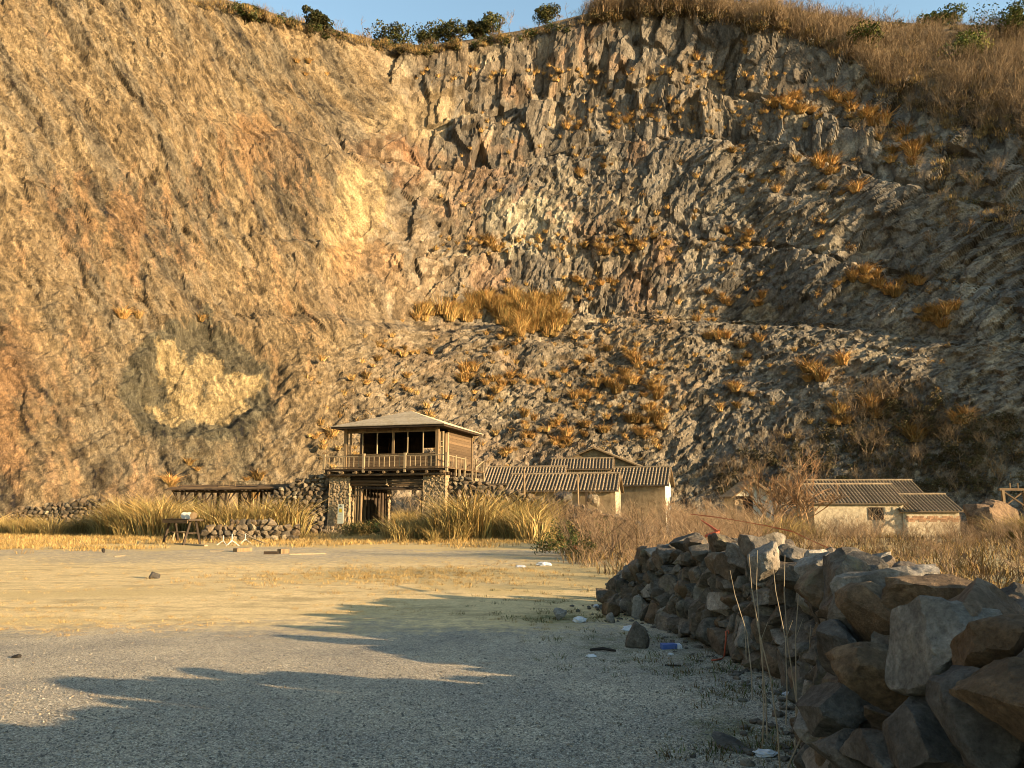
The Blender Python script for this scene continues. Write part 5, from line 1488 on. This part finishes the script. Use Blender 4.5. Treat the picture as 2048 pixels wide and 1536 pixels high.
# laths and planks
for a, b_, w, lab in (((478, 1066), (536, 1090), .07, 'long pale lath leaning from the dark terrace to the ground'), ((490, 1066), (520, 1086), .06, 'short pale lath beside the rightmost tripod')):
    A = at(a[0], a[1], 36.5); B = on_ground(*b_)
    tag(part('wood_lath', m_palewood, None, lambda m: m.bar(tuple(A), (B[0], B[1], .03), w, .03)), lab, 'lath')
for a, b_, w, h_, mt, lab in (((470, 1106), (500, 1104), .2, .13, m_log, 'short squared timber lying on the gravel'), ((528, 1109), (556, 1109), .10, .10, m_darkwood, 'dark stick lying left of the pale wooden block'), ((558, 1108), (575, 1107), .2, .16, m_log, 'pale wooden block lying on the gravel'),
                              ((578, 1110), (652, 1108), .07, .035, m_palewood, 'long thin plank lying on the gravel'), ((420, 1105), (446, 1105), .08, .03, m_palewood, 'thin pale strip of wood left of the squared timber'), ((350, 1088), (412, 1092), .14, .06, m_palewood, 'pale plank lying under the trestle table'),
                              ((228, 1113), (250, 1112), .06, .03, m_palewood, 'small pale stick at the far left of the gravel'), ((40, 1060), (95, 1075), .06, .05, m_palewood, 'pale pole lying in the grass at the far left')):
    A, B = on_ground(*a), on_ground(*b_)
    tag(part('timber_piece', mt, None, lambda m: m.bar((A[0], A[1], h_ / 2 + gz(A[0], A[1])), (B[0], B[1], h_ / 2 + gz(B[0], B[1])), w, h_)), lab, 'timber')
st = empty('wooden_stool', tuple(on_ground(357, 1083)[:2]) + (0,), .5)
tag(st, 'small pale wooden stool frame beneath the trestle table', 'stool')
for x in (-.2, .2):
    for y in (-.15, .15): part('leg', m_palewood, st, lambda m: m.bar((x * 1.3, y * 1.2, 0), (x, y, .42), .04))
part('seat', m_palewood, st, lambda m: m.box(-.26, .26, -.2, .2, .42, .46))
# single stones on the gravel
for px, py, sx, sy, sz, mt, lab in ((309, 1157, .15, .12, .085, m_wallstone, 'lone dark stone on the sunlit gravel'), (33, 1315, .05, .04, .022, m_char, 'small dark lump on the gravel at the left edge'), (206, 1105, .06, .06, .09, m_char, 'dark knob sticking up at the edge of the dry grass'),
                                    (1277, 1296, .14, .10, .17, m_greyst, 'upright grey block standing by the litter before the wall'), (1219, 1246, .08, .06, .08, m_pale, 'small pale stone among the litter'), (1120, 1240, .10, .07, .10, m_pale, 'pale lump in the weeds at the left of the litter'),
                                    (1522, 1335, .08, .06, .12, m_pale, 'pale upright stone leaning on the foot of the wall'), (1462, 1494, .17, .10, .03, m_greyst, 'flat grey slab lying in the weeds near the wall'), (1222, 1232, .16, .12, .12, m_rust, 'brown stone fallen off the far end of the wall')):
    P = on_ground(px, py)
    o = link('loose_stone', stone_mesh(3, int(px) + 50, mt, cuts=10, rough=.1), None, (P[0], P[1], sz * .75), (rng.uniform(-.2, .2), rng.uniform(-.2, .2), rng.uniform(0, 3)), (sx, sy, sz))
    tag(o, lab, 'stone')
# litter
def crumple(name, seed, w, d, h, mat, parent=None, loc=(0, 0, 0)):
    V_, F_ = ICO[3]
    V_ = V_.copy()
    nn = np.array([mnoise.noise(Vector(q * 2.2 + seed)) + .5 * mnoise.noise(Vector(q * 5 + seed)) for q in V_])
    V_ = V_ * (1 + .5 * nn)[:, None] * np.array([w, d, h])
    return link(name, np_mesh(name, V_, F_, mat), parent, loc)
for i, (px, py, w, d, h, mt, lab) in enumerate(((1160, 1246, .085, .05, .05, m_plastic_w, 'light blue and white crumpled packet in the weeds'), (1262, 1262, .12, .07, .035, m_plastic_w, 'crumpled white plastic bag above the grey block'), (1182, 1315, .055, .03, .018, m_plastic_w, 'small white scrap on the gravel edge'),
                                           (1341, 1311, .03, .025, .015, m_plastic_w, 'tiny white scrap below the blue packet'), (1583, 1390, .085, .045, .012, m_plastic_w, 'torn white paper at the foot of the near wall'), (1040, 1136, .14, .08, .04, m_plastic_w, 'white scrap at the yard edge before the thicket'),
                                           (1088, 1132, .2, .1, .06, m_plastic_w, 'white rag at the edge of the thicket'), (1192, 1215, .04, .04, .03, m_plastic_w, 'small white cup by the fallen stones'), (1530, 1512, .07, .05, .02, m_plastic_w, 'crumpled pale paper in the weeds near the wall'))):
    P = on_ground(px, py)
    o = crumple('litter_scrap', i * 7.3, w, d, h, mt, None, (P[0], P[1], h * .8))
    tag(o, lab, 'litter')
pk = empty('crushed_packet', tuple(on_ground(1343, 1298)[:2]) + (.0,), .3)
tag(pk, 'blue and white crushed packet lying before the wall', 'packet')
part('box', m_plastic_b, pk, lambda m: m.box(-.13, .05, -.04, .04, .003, .06, .008))
part('end_flap', m_plastic_w, pk, lambda m: m.box(.055, .12, -.045, .045, .003, .05, .008))
P, Q = on_ground(1180, 1303), on_ground(1232, 1305)
tag(part('burnt_stick', m_char, None, lambda m: m.tube([(P[0], P[1], .02), ((P[0] + Q[0]) / 2, P[1] - .02, .035), (Q[0], Q[1], .02)], [.014, .02, .012], 6)), 'black burnt stick lying on the gravel edge', 'stick')
P, Q = on_ground(1330, 1333), on_ground(1362, 1334)
tag(part('burnt_stick', m_char, None, lambda m: m.tube([(P[0], P[1], .012), (Q[0], Q[1], .012)], [.01, .012], 6)), 'short dark stick lying nearer the wall', 'stick')
# bent red rod and red tape
P = on_ground(1432, 1322)
tag(part('bent_rod', m_redrod, None, lambda m: m.tube([(P[0] - .06, P[1] - .05, .015), (P[0] + .06, P[1], .02), (P[0] + .09, P[1], .05), (P[0] + .12, P[1] + .01, .24), (P[0] + .115, P[1], .30), (P[0] + .14, P[1], .315), (P[0] + .15, P[1], .28)], .009, 6), True), 'bent red rod standing at the foot of the wall', 'rod')
tp = [at(*q) for q in ((1380, 1028, 17), (1430, 1034, 15.5), (1480, 1042, 14.0), (1535, 1052, 13.0), (1585, 1063, 12.0), (1620, 1080, 11.0), (1650, 1093, 10.2), (1690, 1112, 9.6))]
m_ = MB()
for i in range(len(tp) - 1):
    a, b_ = Vector(tp[i]), Vector(tp[i + 1]); w0, w1 = .009 + .004 * math.sin(i * 2.1), .009 + .004 * math.sin(i * 2.1 + 2.1)
    o1, o2 = Vector((0, .6, .8)) * w0, Vector((0, .5, .85)) * w1
    m_.raw([a - o1, b_ - o2, b_ + o2, a + o1, a - o1 + Vector((0, .003, 0)), b_ - o2 + Vector((0, .003, 0)), b_ + o2 + Vector((0, .003, 0)), a + o1 + Vector((0, .003, 0))], [(0, 1, 2, 3), (7, 6, 5, 4)])
tag(m_.build('red_tape', m_tape), 'long strip of red tape strung over the scrub behind the wall', 'tape')
tp = [at(*q) for q in ((1402, 1040, 14), (1420, 1052, 13.4), (1436, 1064, 13.0), (1412, 1072, 12.9), (1440, 1060, 12.8))]
tag(part('red_rag', m_tape, None, lambda m: m.tube([tuple(q) for q in tp], [.01, .02, .03, .025, .012], 5)), 'knotted red rag hanging on the far part of the wall', 'rag')
P = at(1152, 1096, 26)
o = crumple('red_rag', 4.4, .09, .06, .06, m_tape, None, tuple(P)); tag(o, 'small red rag caught on the green bush at the yard edge', 'rag')
# tall dead stalks in front of the wall
for i, (bx_, by_, tx_, ty_, dy) in enumerate(((1525, 1500, 1498, 1108, .1), (1535, 1480, 1515, 1100, .2), (1560, 1536, 1505, 1180, .0), (1572, 1450, 1545, 1120, .3), (1505, 1400, 1460, 1140, .2), (1590, 1500, 1612, 1075, .3), (1600, 1480, 1570, 1110, .2), (1575, 1536, 1710, 1190, .1), (1610, 1540, 1720, 1300, .1), (1640, 1450, 1622, 1250, .0), (1490, 1340, 1492, 1230, .1), (1560, 1345, 1548, 1140, .2), (1620, 1420, 1700, 1190, .3))):
    B = on_ground(bx_, by_); T = at(tx_, ty_, B[1] + dy)
    mid = (B + T) / 2 + np.array([rng.uniform(-.06, .06), rng.uniform(-.03, .03), 0])
    def stalk(m):
        m.tube([tuple(B), tuple(B * .6 + mid * .4 + np.array([.01, 0, 0])), tuple(mid), tuple(mid * .4 + T * .6 + np.array([-.015, 0, 0])), tuple(T)], [.0055, .005, .0045, .0035, .002], 5)
        if i % 2: m.tube([tuple(mid), tuple(mid + np.array([.07, .02, .14]))], [.003, .0015], 4)
    tag(part('dead_stalk', m_stalk, None, stalk), ('tall dry weed stalk standing before the near part of the wall'), 'weed stalk', 'dead stalks before the wall')
